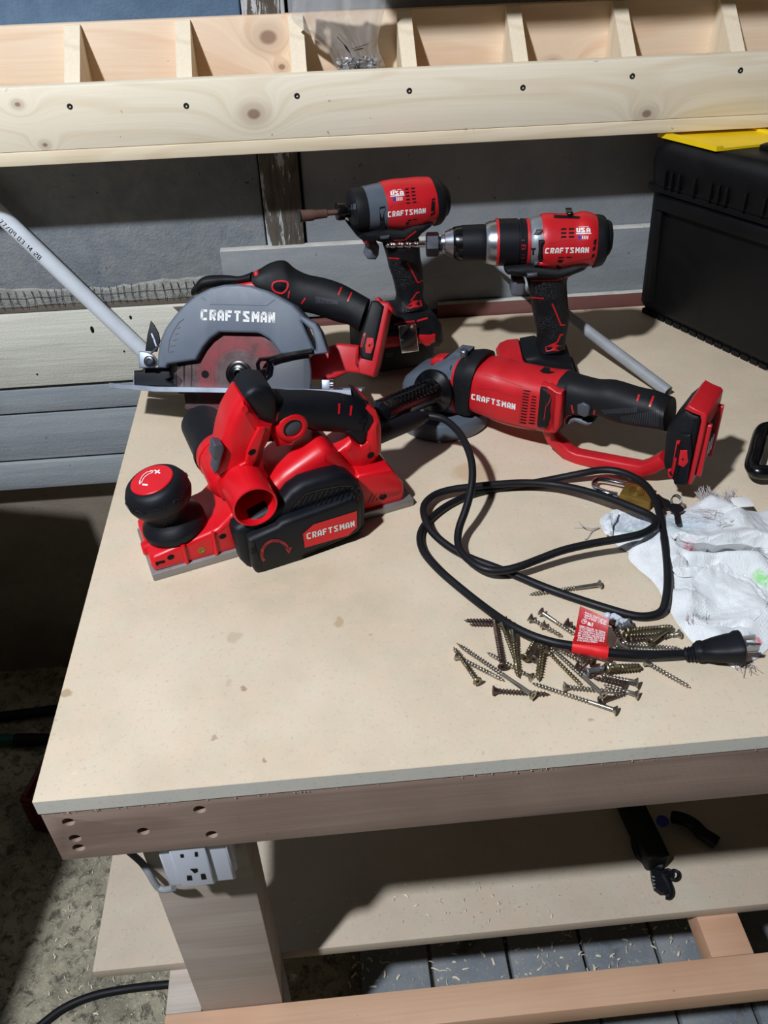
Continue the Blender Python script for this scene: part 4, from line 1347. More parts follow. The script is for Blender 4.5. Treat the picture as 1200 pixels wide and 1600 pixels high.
t_.loft('handle', [(gb(850, 190), gb(720, 685), .029, 3), (gb(905, 205), gb(790, 640), .027, 2.8), (gc(190, 55), gc(130, 345), .022, 2.6), (gc(270, 78), gc(215, 345), .021, 2.5), (gc(340, 92), gc(320, 345), .0205, 2.4), (gc(440, 97), gc(420, 385), .021, 2.4), (gc(600, 145), gc(560, 412), .021, 2.4), (gc(720, 172), gc(690, 430), .021, 2.4), (gc(830, 215), gc(770, 450), .023, 2.6)], BLK, sub=3)
t_.plate('red_frame', gb((615, 310), (690, 320), (745, 365), (788, 370), (790, 430), (768, 640), (735, 690), (640, 680), (690, 640), (722, 480), (722, 390), (660, 335)), .022, .034, RED, .003)
t_.plate('vent_guard', gb((612, 338), (640, 330), (668, 345), (716, 390), (722, 430), (696, 620), (655, 652), (592, 648), (586, 622), (608, 390)), .02, .0345, BLK, .004)
t_.plate('battery_seat', gc((768, 440), (800, 400), (850, 335), (905, 290), (950, 330), (1000, 345), (1010, 372), (985, 480), (925, 800), (830, 808), (780, 745), (752, 690), (748, 640)), -.024, .034, BLK, .007)
t_.plate('seat_rim', gc((896, 300), (925, 272), (975, 300), (1035, 325), (1048, 345), (1012, 520), (942, 806), (916, 800), (1008, 378), (1000, 345), (950, 328)), -.025, .0365, RED, .002, label='red rim of the empty battery seat')
t_.plate('seat_bumper', gc((872, 470), (940, 470), (946, 600), (912, 812), (830, 808), (820, 790), (860, 640)), .03, .038, BLKP, .003)
t_.plate('seat_latch', gc((866, 575), (915, 574), (921, 655), (892, 692), (852, 672)), .035, .0392, RED, .0015)
t_.plate('seat_hook', gc((840, 515), (868, 512), (835, 690), (815, 770), (785, 755), (782, 705), (808, 700)), .028, .0365, RED, .002)
t_.decal('seat_slots', [('l', gc((855, 530), (838, 620)), 2.4), ('l', gc((800, 715), (812, 740)), 3), ('q', gc((882, 625), (892, 625), (892, 638), (882, 638)))], ['seat_hook', 'seat_latch'], HOLE)
# contacts on the open end of the seat
bm = B()
e0 = Vector(t_.uv(gc(1028, 420), .034))
e1 = Vector(t_.uv(gc(950, 790), .034))
dd = (e1 - e0)
nn = Vector((-dd.y, dd.x)).normalized()
if nn.x < 0:
    nn = -nn
for side in (-.022, .022):
    pr = [e0 + dd * .0, e0 + dd * .92, e0 + dd * .92 + nn * .006, e0 + nn * .006]
    extr(bm, [tuple(p) for p in pr], side, side + .006, .001, 1)
    t_.add('seat_rail', bm, RED)
    bm = B()
bm.free()
bm = B()
pr = [e0 + dd * .08, e0 + dd * .85, e0 + dd * .85 + nn * .0012, e0 + dd * .08 + nn * .0012]
extr(bm, [tuple(p) for p in pr], -.015, .021, .0004, 1)
t_.add('seat_recess', bm, HOLE)
bm = B()
for d_ in (-.012, -.004, .004, .012):
    pr = [e0 + dd * .45, e0 + dd * .75, e0 + dd * .75 + nn * .004, e0 + dd * .45 + nn * .004]
    extr(bm, [tuple(p) for p in pr], d_, d_ + .0012, .0003, 1)
    t_.add('contact', bm, SIL)
    bm = B()
bm.free()
bail = [t_.L(p, .004) for p in [(858, 664), (866, 684), (888, 706), (903, 713), (975, 727), (1003, 732), (1018, 728), (1040, 716)]]
bm = B()
tube(bm, bail, .008, 16, flat=(.018, .0165))
t_.add('hand_guard', bm, RED, label='red D-shaped hand guard')
t_.plate('trigger', gc((104, 400), (112, 368), (132, 350), (180, 360), (282, 388), (276, 408), (235, 416), (160, 388), (118, 412)), -.011, .011, TRG, .004)
MH = ['motor_housing', 'handle', 'gear_head', 'gear_neck', 'rubber_collar', 'red_frame', 'vent_guard', 'battery_seat']
t_.text('lettering', 'CRAFTSMAN', gb((86, 375), (428, 455), (426, 501), (83, 417)), MH, PRT, .23)
vents = []
for i in range(12):
    y = 350 + i * 22.5
    vents += [('l', gb((490 - i * 2.4, y), (545 - i * 2.4 - (8 if i else 0), y + 9)), 1.8)]
for i in range(10):
    y = 396 + i * 23
    vents += [('l', gb((556 - i * 2.8, y), (592 - i * 1.6, y + 7)), 1.8)]
vents += [('p', gb((615, 200), (655, 168), (695, 178), (698, 200), (740, 210), (690, 222), (640, 215)))]
t_.decal('vent_slots', vents, MH, HOLE)
t_.decal('panel_lines', [('l', gb((125, 330), (180, 338), (260, 345), (410, 398)), .9), ('l', gb((180, 225), (330, 270), (480, 320), (455, 610)), .8), ('l', gb((150, 540), (330, 600), (590, 660)), .8)], MH, RPR)
t_.decal('red_inlay', [('l', gc((142, 268), (148, 300), (155, 322)), 2.6), ('l', gc((296, 302), (292, 330), (272, 350)), 2.6), ('l', gc((595, 200), (580, 245)), 3.2), ('l', gc((690, 210), (664, 282)), 3.2), ('l', gc((92, 420), (92, 365), (118, 337), (200, 352), (292, 378)), 1.6), ('l', gb((705, 395), (692, 440), (665, 475), (650, 580)), .9)], MH, RED, label='red inlay lines')
t_.plate('lock_button', gc((176, 272), (216, 257), (250, 275), (262, 295), (254, 345), (224, 355), (178, 332)), .016, .0235, GRYD, .002)
t_.decal('grip_pips', [('l', gc((345 + 11 * i, 300 - i * .8), (365 + 10 * i, 328 - i * .5)), .7) for i in range(22)] + [('l', gc((470 + 12 * i, 345 - i * 2), (490 + 11 * i, 385 + i * 1.4)), .6) for i in range(22)], MH, GRYD)
t_.plate('spindle_lock', ga((498, 168), (505, 128), (530, 112), (612, 108), (600, 150), (560, 178)), -.012, .006, RED, .004, trace=-.009)
t_.plate('head_clamp', ga((615, 150), (650, 100), (712, 44), (806, 58), (806, 80), (745, 130), (690, 180), (640, 178)), -.016, .012, GRY, .003, trace=-0.013)
bm = B()
lathe(bm, t_.L(ga(727, 95), 0.008), (0, 0, 1), [(-.006, .005), (0.001, .005), (.002, .004), (.002, .002), (0, .0018)], 16)
t_.add('clamp_screw', bm, SIL)
t_.decal('head_mark', [('l', ga((628, 205), (618, 240)), 1.6)], ['gear_head', 'gear_neck'], HOLE)
# auxiliary handle towards the viewer
h0 = t_.L(ga(500, 400), .034)
h1 = t_.L((588, 650), .165)
ax = (h1 - h0)
Ln = ax.length
bm = B()
lathe(bm, h0, ax, [(-.004, .006), (0, .012), (.001, .0265), (.0045, .0275), (.008, .0265), (.012, .017), (.018, .0150), (.035, .0142), (.07, .0145), (.10, .0155), (Ln - .02, .0165), (Ln - .006, .0155), (Ln, .010)], 40)
t_.add('side_handle', bm, BLKG, label='glossy black side handle with ribs')
rb = B()
d = ax.normalized()
e1 = Vector((0, 0, 1)) - d * d.z
e1.normalize()
e2 = d.cross(e1)
for i in range(13):
    f_ = .024 + i * .0085
    for s_ in (0.1, -1.0):
        pts_ = []
        for j in range(7):
            a = s_ + j * .12
            pts_.append(h0 + d * (f_ + .0035 * math.sin(j * 1.0)) + (e1 * math.cos(a) + e2 * math.sin(a)) * .0158)
        tube(rb, pts_, .0009, 5)
setp(t_.add('handle_ribs', rb, BLKG), kind='stuff')

# ================================================================== ELECTRIC PLANER
pa, pb, pc, pd, pe = crop(180, 580, 2.4), crop(190, 700, 5.714), crop(280, 590, 6), crop(350, 730, 3.871), crop(460, 590, 5.4545)
t_ = Tool('electric_planer', (-0.1956, 0.6645, T), R(18.57), label='red corded hand planer with black belt cover and knob, nearest tool on the bench', cat='power tool')
pl = t_
bm = B()
box(bm, (0.0, 0.0, 0.0), (.297, .083, .0095), .0012)
t_.add('shoe', bm, CAST, label='gray aluminium shoe')
dk = -.0035
t_.plate('front_deck', pb((300, 1112), (270, 1075), (262, 1010), (296, 972), (560, 860), (830, 745), (868, 722), (960, 625), (1010, 570), (1100, 560), (1120, 890)), -.079, dk, RED2, .005)
# front knob
deck_top = t_.uv(pb(560, 860), dk)[1]
kb0 = t_.L(pb(462, 640), -.036)
kb0 = Vector((kb0.x, .036, 0))
kz = t_.uv(pb(462, 640), -.036)[1]
kb0.z = kz - .004
kt = t_.L(pb(268, 282), -.036)
axk = (kt - kb0)
Lk = axk.length
bm = B()
lathe(bm, kb0, axk, [(-.004, .033), (0.002, .0335), (.005, .0325), (.011, .0265), (.016, .0215), (.022, .0200), (Lk - .036, .0205), (Lk - .033, .026), (Lk - .029, .031), (Lk - .022, .0335), (Lk - .012, .0330), (Lk - .005, .0295), (Lk - .0015, .0255), (Lk - .001, .0225)], 44)
t_.add('front_knob', bm, BLKP, label='black rubber depth knob')
bm = B()
lathe(bm, kb0, axk, [(Lk - .004, .0222), (Lk - .0002, .0222), (Lk + .0006, .0214)], 40)
t_.add('knob_cap', bm, RED2, t_.ob['front_knob'], label='red dial on the knob')
t_.decal('dial_print', [('l', pb((295, 200), (345, 228)), 2.0), ('l', pb((340, 198), (300, 230)), 2.0), ('l', pb((185, 328), (235, 332)), 2.6), ('l', pb((272, 208), (225, 218), (190, 245), (168, 285), (165, 322)), .9), ('l', pb((278, 220), (240, 235), (205, 262), (182, 300)), .9), ('l', pb((162, 290), (160, 325), (188, 300)), .9), ('l', pb((255, 205), (285, 205), (270, 225)), .9)], ['knob_cap'], PRT, parent=t_.ob['front_knob'])
t_.text('knob_marks', '3/64', pb((378, 680), (465, 672), (468, 712), (384, 726)), ['front_knob'], BLKG, .16, TH)
for j in range(14):
    pass
bm = B()
d = axk.normalized()
e1 = (Vector((1, 0, 0)) - d * d.x).normalized()
e2 = d.cross(e1)
for j in range(10):
    a0 = 2 * math.pi * j / 10
    pts_ = []
    for q_ in range(6):
        a = a0 + .07 * q_
        pts_.append(kb0 + d * (Lk - .014 + .0022 * math.sin(q_ * 1.2)) + (e1 * math.cos(a) + e2 * math.sin(a)) * .0333)
    tube(bm, pts_, .0008, 5)
setp(t_.add('knob_ribs', bm, BLKP, t_.ob['front_knob']), kind='stuff')
bm = B()
lathe(bm, (t_.uv(pb(264, 1020), dk)[0], .030, .022), (-1, 0, 0), [(-.02, .0075), (.003, .0075), (.0045, .006)], 20)
t_.add('front_boss', bm, RED2)
bm = B()
for (a, b_) in (((545, 868), (590, 1040)), ((815, 752), (850, 950))):
    tube(bm, [t_.L(p, dk + .001) for p in pb(a, b_)], .0022, 8)
    t_.add('deck_rib', bm, RED2)
    bm = B()
bm.free()
t_.decal('deck_holes', [('p', pb(*[(438 + 32 * math.cos(a) * (1 if True else 1), 973 + 22 * math.sin(a) - 8 * math.cos(a)) for a in [i * math.pi / 8 for i in range(16)]])), ('p', pb(*[(902 + 32 * math.cos(a), 787 + 22 * math.sin(a) - 8 * math.cos(a)) for a in [i * math.pi / 8 for i in range(16)]])), ('p', pb((300, 1018), (385, 1000), (388, 1022), (325, 1035), (322, 1050), (308, 1048)))], ['front_deck'], HOLE)
bm = B()
lathe(bm, t_.L(pb(714, 910), dk), (0, -1, 0), [(0, .0042), (.0006, .0042), (.0007, .0022), (0.0002, .002)], 18)
t_.add('brass_insert', bm, BRS)
# central body and hump
t_.plate('motor_hump', pa((560, 585), (560, 470), (600, 432), (640, 392), (720, 335), (770, 300), (800, 292), (830, 305), (872, 352), (905, 388), (945, 420), (945, 560)), -.076, -.004, RED2, .014, smooth=2)
t_.plate('rear_deck', pe((520, 870), (560, 835), (700, 812), (836, 800), (890, 850), (935, 905), (940, 960), (938, 1035), (900, 1062), (620, 1130), (520, 1130)), -.079, -.004, RED2, .004)
t_.decal('rear_hatch', [('l', pe((640 + 34 * i + 30, 985 - i * 3), (640 + 34 * i - 12, 1070 - i * 9)), 1.6) for i in range(8)] , ['rear_deck'], RPR)
t_.decal('rear_hole', [('p', pe(*[(755 + 33 * math.cos(a), 1016 + 24 * math.sin(a) - 9 * math.cos(a)) for a in [i * math.pi / 8 for i in range(16)]]))], ['rear_deck'], HOLE)
# dust chute straight through, open near mouth, black adapter at the far end
mc = t_.L(pc(715, 1215), .026)
bm = B()
lathe(bm, mc, (0, 1, 0), [(.096, .0195), (.004, .0205), (0.0, .0212), (-.0003, .0220), (0.0004, .0232), (.004, .0236), (.012, .0230), (.03, .0235), (.10, .0235), (.104, .0225)], 44, caps=False)
t_.add('dust_chute', bm, RED2, label='open red dust chute')
bm = B()
lathe(bm, mc + Vector((0, .095, 0)), (0, 1, 0), [(0, .0194), (.001, .0001)], 40)
t_.add('chute_inside', bm, HOLE)
fc0 = t_.L(pc(388, 716), -.078)
bm = B()
lathe(bm, fc0, (0, 1, 0), [(-.012, .0270), (.0, .0270), (.002, .026)], 36)
lathe(bm, fc0, (0, -1, 0), [(.0, .026), (.05, .0255), (.06, .02)], 36)
t_.add('chute_far_flange', bm, RED2)
bm = B()
lathe(bm, fc0 + Vector((-.002, .002, -.002)), (-.02, 1, .03), [(0, .0262), (.006, .0262), (.008, .0248), (.066, .0238), (.069, .0225), (.069, .020), (.05, .0195)], 40)
t_.add('dust_adapter', bm, BLKP, label='black dust adapter on the far side')
t_.plate('front_pillar', pc((330, 930), (395, 780), (430, 590), (478, 430), (540, 315), (600, 215), (640, 215), (700, 300), (770, 410), (905, 440), (872, 590), (805, 720), (786, 800), (820, 900), (870, 950), (880, 1120), (560, 1180), (430, 1100)), -.066, -.018, RED2, .010)
t_.plate('pillar_rib', pc((560, 830), (620, 800), (640, 690), (660, 640), (745, 470), (815, 470), (815, 520), (745, 740), (690, 860), (640, 870)), -.02, -.0145, RED2, .003)
t_.decal('body_holes', [('p', pc(*[(683 + 36 * math.cos(a), 697 + 26 * math.sin(a) - 12 * math.cos(a)) for a in [i * math.pi / 8 for i in range(16)]])), ('p', pc((690, 770), (712, 800), (712, 850), (690, 862)))], ['pillar_rib', 'front_pillar'], HOLE)
t_.plate('side_lever', pc((325, 640), (345, 630), (410, 640), (430, 665), (398, 790), (378, 870), (345, 910), (325, 890), (355, 770), (315, 760)), -.03, -.013, GRYD, .002)
GD = -.042
t_.loft('grip', [(pa(482, 118), pa(545, 175), .018, 2.3), (pa(510, 78), pa(575, 205), .0205, 2.4), (pa(560, 64), pa(612, 198), .021, 2.4), (pa(640, 66), pa(660, 190), .0205, 2.3), (pa(730, 68), pa(735, 222), .020, 2.3), (pa(835, 78), pa(828, 230), .0195, 2.3), (pa(905, 98), pa(878, 240), .0195, 2.4), (pa(955, 135), pa(905, 270), .018, 2.4)], BLKP, dc=GD, caps=(.005, .003))
t_.plate('grip_nose', pc((612, 200), (640, 150), (700, 108), (780, 86), (870, 105), (925, 190), (930, 320), (908, 436), (775, 412), (700, 310)), GD - .0205, GD + .0248, BLKP, .007)
t_.plate('grip_tail', pe((430, 460), (520, 440), (590, 440), (640, 370), (600, 240), (560, 180), (640, 215), (665, 330), (640, 400), (612, 470), (615, 550), (572, 582), (520, 550), (470, 500)), GD - .018, GD + .0195, BLKP, .004)
t_.plate('rear_handle', pe((598, 200), (640, 215), (715, 300), (745, 360), (757, 440), (757, 640), (700, 722), (570, 832), (530, 812), (470, 760), (365, 640), (440, 590), (490, 535), (520, 556), (572, 586), (618, 553), (615, 470), (664, 380), (640, 300)), GD - .02, GD + .0205, RED2, .007)
t_.plate('trigger_mount', pa((590, 245), (600, 190), (640, 165), (690, 178), (706, 215), (700, 250), (668, 285), (610, 290)), GD - .016, GD + .017, RED2, .006)
bc_ = t_.L(pc(1055, 458), GD + .0165)
bm = B()
lathe(bm, bc_, (0, -1, 0), [(-.01, .0178), (.001, .0178), (.004, .0160), (.0052, .0130), (.0050, .0105), (.002, .0100), (-.002, .0095)], 36)
t_.add('lock_ring', bm, RED2)
bm = B()
lathe(bm, bc_, (0, -1, 0), [(-.002, .0096), (.0028, .0094), (.0034, .0085)], 30)
t_.add('lock_button', bm, GRYD)
t_.plate('trigger', pa((575, 255), (640, 262), (668, 270), (648, 285), (590, 268)), GD - .01, GD + .01, GRYD, .003)
MH = ['grip', 'grip_tail', 'rear_handle', 'front_pillar']
t_.decal('grip_holes', [('p', pc(*[(825 + 32 * math.cos(a), 350 + 28 * math.sin(a)) for a in [i * math.pi / 8 for i in range(16)]])), ('p', pe(*[(580 + 32 * math.cos(a), 370 + 26 * math.sin(a) - 10 * math.cos(a)) for a in [i * math.pi / 8 for i in range(16)]])), ('p', pe(*[(650 + 30 * math.cos(a), 660 + 25 * math.sin(a) - 10 * math.cos(a)) for a in [i * math.pi / 8 for i in range(16)]])), ('l', pc((900, 110), (920, 200), (925, 400)), .8), ('l', pe((340, 130), (390, 180), (405, 250), (400, 300)), .8), ('l', pe((450, 140), (500, 200), (505, 260), (490, 320)), .8)], MH, HOLE)
t_.decal('red_inlay', [('l', pc((925, 325), (912, 405)), 2.6), ('l', pe((382, 222), (378, 308)), 3), ('l', pe((485, 240), (476, 322)), 3)], MH, RED2, label='red inlay lines')
t_.decal('handle_groove', [('l', pe((490, 790), (570, 760), (640, 690), (640, 560)), 1)], MH, RPR)
# belt cover
t_.plate('belt_cover', pd((50, 400), (58, 365), (90, 345), (345, 205), (395, 140), (470, 88), (600, 48), (700, 27), (760, 42), (815, 90), (845, 160), (850, 210), (850, 330), (835, 372), (500, 540), (230, 650), (170, 642), (136, 618), (98, 560)), -.004, .022, BLKP, .008, trace=.016, label='black belt cover')
cover2 = pd((150, 446), (168, 436), (330, 368), (350, 345), (420, 318), (800, 182), (836, 215), (838, 370), (815, 400), (760, 432), (500, 545), (480, 572), (235, 662), (196, 656), (178, 620))
t_.plate('belt_cover_front', cover2, .006, .034, BLKP, .006, parent=t_.ob['belt_cover'])
t_.decal('cover_grille', [('l', pd((470 + 31 * i, 178 - i * 7 if i < 3 else 160 - i * 5), (428 + 31 * i, 258 - i * 5.5)), 1.2) for i in range(0, 13)], ['belt_cover', 'belt_cover_front'], BLKG, .0008)
t_.decal('grille_rim', [('l', pd((400, 268), (440, 215), (490, 162), (560, 140), (700, 112), (800, 112), (836, 150)), 1.6)], ['belt_cover', 'belt_cover_front'], BLKG, .0008)
t_.decal('cover_label', [('p', pd((476, 402), (540, 345), (803, 263), (803, 362), (750, 412), (488, 486)))], ['belt_cover_front'], RED2, .0005, label='red label panel')
t_.text('lettering', 'CRAFTSMAN', pd((497, 398), (786, 320), (789, 354), (500, 434)), ['belt_cover_front'], PRT, .22, None, .0010)
arc = [(310 + 82 * math.cos(R(a)) * 1.0, 520 - 78 * math.sin(R(a))) for a in range(215, 5, -12)]
t_.decal('arrow', [('l', pd(*arc), 4.6), ('p', pd((370, 492), (410, 480), (392, 522)))], ['belt_cover_front'], RPR, .0006, label='dull red curved arrow')
t_.decal('cover_hole', [('p', pd(*[(176 + 22 * math.cos(a), 506 + 19 * math.sin(a)) for a in [i * math.pi / 8 for i in range(16)]]))], ['belt_cover_front'], HOLE)
# strain relief and cord
sr0 = t_.L((592, 676), GD)
sr1w = PZ(664, 650, .868)
sr1 = t_.loc(sr1w)
bm = B()
ax = sr1 - sr0
Ls = ax.length
lathe(bm, sr0, ax, [(-.02, .0125), (.0, .0125), (Ls * .7, .0105), (Ls * .9, .0085), (Ls * .92, .0068), (Ls, .0064)], 28)
t_.add('strain_relief', bm, BLKP)
cp = crop(630, 640, 2.727)
CORD = [(95, 25, .868), (170, 40, .868), (230, 88, .866), (268, 150, .864), (291, 220, .860), (295, 290, .852), (285, 360, .842), (265, 430, .832), (240, 500, .822), (233, 560, .816), (250, 610, .815), (300, 655, .816), (360, 682, .816), (430, 684, .816), (500, 667, .818), (580, 637, .820), (680, 600, .824), (800, 572, .826), (920, 551, .828), (1005, 533, .830), (1055, 510, .831), (1076, 485, .831), (1050, 450, .829), (960, 410, .827), (860, 372, .824), (750, 340, .820), (640, 319, .816), (520, 312, .8150), (400, 318, .8145), (300, 328, .814), (200, 342, .813), (130, 366, .8125), (90, 408, .8125), (92, 460, .812), (122, 520, .8085), (190, 580, .8055), (280, 630, .8045), (380, 668, .8045), (470, 702, .8045), (600, 756, .8055), (740, 806, .8045), (880, 851, .8045), (980, 878, .8045), (1050, 880, .805), (1100, 860, .807), (1120, 810, .811), (1128, 720, .815), (1120, 600, .820), (1100, 480, .822), (1080, 400, .8225), (1040, 330, .8225), (980, 287, .8215), (910, 262, .820), (840, 258, .818), (760, 272, .8150), (640, 296, .8075), (520, 318, .8050), (420, 332, .8045), (300, 358, .8045), (200, 402, .8045), (130, 452, .8045), (85, 502, .8045), (72, 552, .8045), (90, 610, .8045), (150, 680, .8045), (230, 750, .8045), (330, 830, .8055), (440, 908, .812), (540, 960, .814), (640, 992, .8145), (720, 1006, .8145), (800, 1020, .8145), (870, 1034, .814), (1000, 1044, .8125), (1130, 1043, .8095), (1205, 1040, .808)]
cw = [PZ(*cp(x, y), z) for x, y, z in CORD]
cw = [Vector(p) for p in catmull([tuple(p) for p in cw], 5)]
bm = B()
tube(bm, [t_.loc(p) for p in cw], .0042, 12)
t_.add('power_cord', bm, CRD, smooth=60, label='long black rubber cord coiled on the bench')
# plug
pq = crop(900, 740, 4)
pw = [t_.loc(PZ(*pq(x, y), z)) for x, y, z in ((680, 1130, .8075), (760, 1120, .811), (820, 1105, .814), (900, 1085, .817), (1015, 1085, .819))]
bm = B()
tube(bm, [pw[0], pw[0].lerp(pw[1], .2), pw[0].lerp(pw[1], .22), pw[0].lerp(pw[1], .45), pw[0].lerp(pw[1], .47), pw[0].lerp(pw[1], .72), pw[0].lerp(pw[1], .74), pw[1]], [.006, .0068, .0055, .0072, .0058, .0076, .0062, .0085], 18)
plg = t_.add('plug', bm, BLKP, smooth=30, label='black moulded three-pin plug')
bm = B()
dpl = (pw[4] - pw[2]).normalized()
nrm = Vector((0, 0, 1)) - dpl * dpl.z
nrm.normalize()
sd = dpl.cross(nrm)
stations = [(-.012, .006, .006), (-.008, .0085, .0085), (-.005, .0085, .0088), (-.003, .0075, .0085), (.006, .0085, .0112), (.016, .0095, .0130), (.022, .0100, .0136), (.025, .0115, .0150), (.0295, .0115, .0150), (.031, .010, .0135)]
rings = []
for (q_, a, b_) in stations:
    rings.append([bm.verts.new(pw[2] + dpl * q_ + nrm * (math.copysign(abs(math.cos(2 * math.pi * j / 24)) ** .6, math.cos(2 * math.pi * j / 24)) * a) + sd * (math.copysign(abs(math.sin(2 * math.pi * j / 24)) ** .6, math.sin(2 * math.pi * j / 24)) * b_)) for j in range(24)])
skin(bm, rings)
t_.add('plug_body', bm, BLKP, plg, smooth=40)
bm = B()
pe_ = pw[2] + dpl * .031
for (a, b_, L_) in ((.004, .0065, .017), (.004, -.0065, .017)):
    c = pe_ + nrm * a + sd * b_
    tube(bm, [c, c + dpl * L_ * .4, c + dpl * L_ * .7], .003, 8, flat=(.0016, .0062))
tube(bm, [pe_ - nrm * .006, pe_ - nrm * .006 + dpl * .013], .0024, 10)
t_.add('plug_prongs', bm, SIL, plg, label='metal prongs')
# warning tag on the cord
pt = crop(890, 940, 17.143)
t2 = t_
tagp = [PZ(*pt(280, 115), .837), PZ(*pt(1060, 470), .835), PZ(*pt(985, 1200), .8215), PZ(*pt(90, 1120), .8215)]
bm = B()
g = []
for j in range(9):
    row = []
    for i in range(9):
        a, b_ = i / 8, j / 8
        p = (tagp[0].lerp(tagp[1], a)).lerp(tagp[3].lerp(tagp[2], a), b_)
        p = p + Vector((0, 0, -.002 * math.sin(math.pi * b_)))
        row.append(bm.verts.new(t_.loc(p)))
    g.append(row)
for j in range(8):
    for i in range(8):
        bm.faces.new((g[j][i], g[j][i + 1], g[j + 1][i + 1], g[j + 1][i]))
rt = bmesh.ops.solidify(bm, geom=bm.faces[:], thickness=.0004)
tag = t_.add('warning_tag', bm, TAG, label='red warning tag with white small print')
i0 = min(range(len(cw)), key=lambda i: (cw[i] - PZ(*pt(60, 1230), .814)).length)
i1 = min(range(len(cw)), key=lambda i: (cw[i] - PZ(*pt(1010, 1290), .814)).length)
bm = B()
tube(bm, [t_.loc(p) for p in cw[min(i0, i1):max(i0, i1) + 1]], .0068, 16)
t_.add('tag_sleeve', bm, TAG, tag)
LINES = ['A WARNING TO REDUCE RISK OF', 'INJURY USER MUST READ MANUAL', 'ALWAYS USE PROPER EYE AND', 'RESPIRATORY PROTECTION', 'ADVERTENCIA PARA REDUCIR EL', 'RIESGO DE LESIONES LEA EL', 'MANUAL DE INSTRUCCIONES']


def tq(a0, b0, a1, b1):
    c = [pt(280, 115), pt(1060, 470), pt(985, 1200), pt(90, 1120)]

    def f(a, b_):
        x0 = [c[0][i] + (c[1][i] - c[0][i]) * a for i in (0, 1)]
        x1 = [c[3][i] + (c[2][i] - c[3][i]) * a for i in (0, 1)]
        return (x0[0] + (x1[0] - x0[0]) * b_, x0[1] + (x1[1] - x0[1]) * b_)
    return [f(a0, b0), f(a1, b0), f(a1, b1), f(a0, b1)]


pol = []
for i, tx in enumerate(LINES):
    bb = .925 - i * .064
    pol += text_polys(tx, tq(.92 - (.2 if i == 0 else 0), bb, .1, bb - .05), .16, TH)
for i, tx in enumerate(['DOUBLE INSULATED', 'USE ONLY WITH GUARDS', 'DO NOT EXPOSE TO RAIN']):
    bb = .24 - i * .062
    pol += text_polys(tx, tq(.92, bb + .02, .2, bb - .025), .16, TH)
pol += text_polys('E9R', tq(.5, .43, .34, .33), .2, TH)
cc = tq(.14, .42, .3, .30)
cx, cy = sum(p[0] for p in cc) / 4, sum(p[1] for p in cc) / 4
pol.append(('l', [(cx + 4.0 * math.cos(a * .5236), cy + 3.4 * math.sin(a * .5236)) for a in range(13)], .7))
pol += text_polys('UL', [(cx + 2.2, cy + 1.6), (cx - 2.2, cy + .6), (cx - 1.8, cy - 1.6), (cx + 2.2, cy - .8)], .22, TH)
t_.decal('tag_print', pol, ['warning_tag'], PRT, .0003, tag)

# ================================================================== SCREWS
def screw_mesh(name, L, mat, shank=0.35, rt=.0022, rs=.0016, head=.0044, flat_tip=False):
    """countersunk wood screw along +x from head (0) to tip (L): thread is real helical geometry"""
    bm = B()
    rings = []
    seg = 10
    pitch = .0030
    prof = [(0.0, .0004), (0.0, head * .42), (-.0006 + .0006, head * .92), (.0006, head), (.0034, rs * 1.15)]
    for (x, rr) in prof:
        rings.append([bm.verts.new((x, rr * math.cos(2 * math.pi * j / seg), rr * math.sin(2 * math.pi * j / seg))) for j in range(seg)])
    ts = max(.0042, L * shank)
    rings.append([bm.verts.new((ts, rs * math.cos(2 * math.pi * j / seg), rs * math.sin(2 * math.pi * j / seg))) for j in range(seg)])
    n_ = int((L - ts) / pitch * 6)
    for i in range(n_ + 1):
        x = ts + (L - ts) * i / n_
        tp = max(0.0, min(1, (L - x) / (.1 * L)))
        ring = []
        for j in range(seg):
            a = 2 * math.pi * j / seg
            ph = (x / pitch - j / seg) % 1.0
            cr = max(0, 1 - abs(ph - .5) * 4.2)
            rr = (rs * .72 + (rt - rs * .72) * cr) * max(.06, tp ** .7)
            ring.append(bm.verts.new((x, rr * math.cos(a), rr * math.sin(a))))
        rings.append(ring)
    skin(bm, rings)
    # drive recess
    for a0 in (0, math.pi / 2):
        d1 = Vector((0, math.cos(a0), math.sin(a0)))
        d2 = Vector((0, -math.sin(a0), math.cos(a0)))
        q = [d1 * .0019 + d2 * .0006, -d1 * .0019 + d2 * .0006, -d1 * .0019 - d2 * .0006, d1 * .0019 - d2 * .0006]
        vv = [bm.verts.new(p + Vector((-.00005, 0, 0))) for p in q]
        f = bm.faces.new(vv)
        f.material_index = 1
    bmesh.ops.recalc_face_normals(bm, faces=bm.faces)
    me = bpy.data.meshes.new(name)
    bm.to_mesh(me)
    bm.free()
    me.materials.append(mat)
    me.materials.append(HOLE)
    for p in me.polygons:
        p.use_smooth = True
    me.set_sharp_from_angle(angle=R(40))
    return me


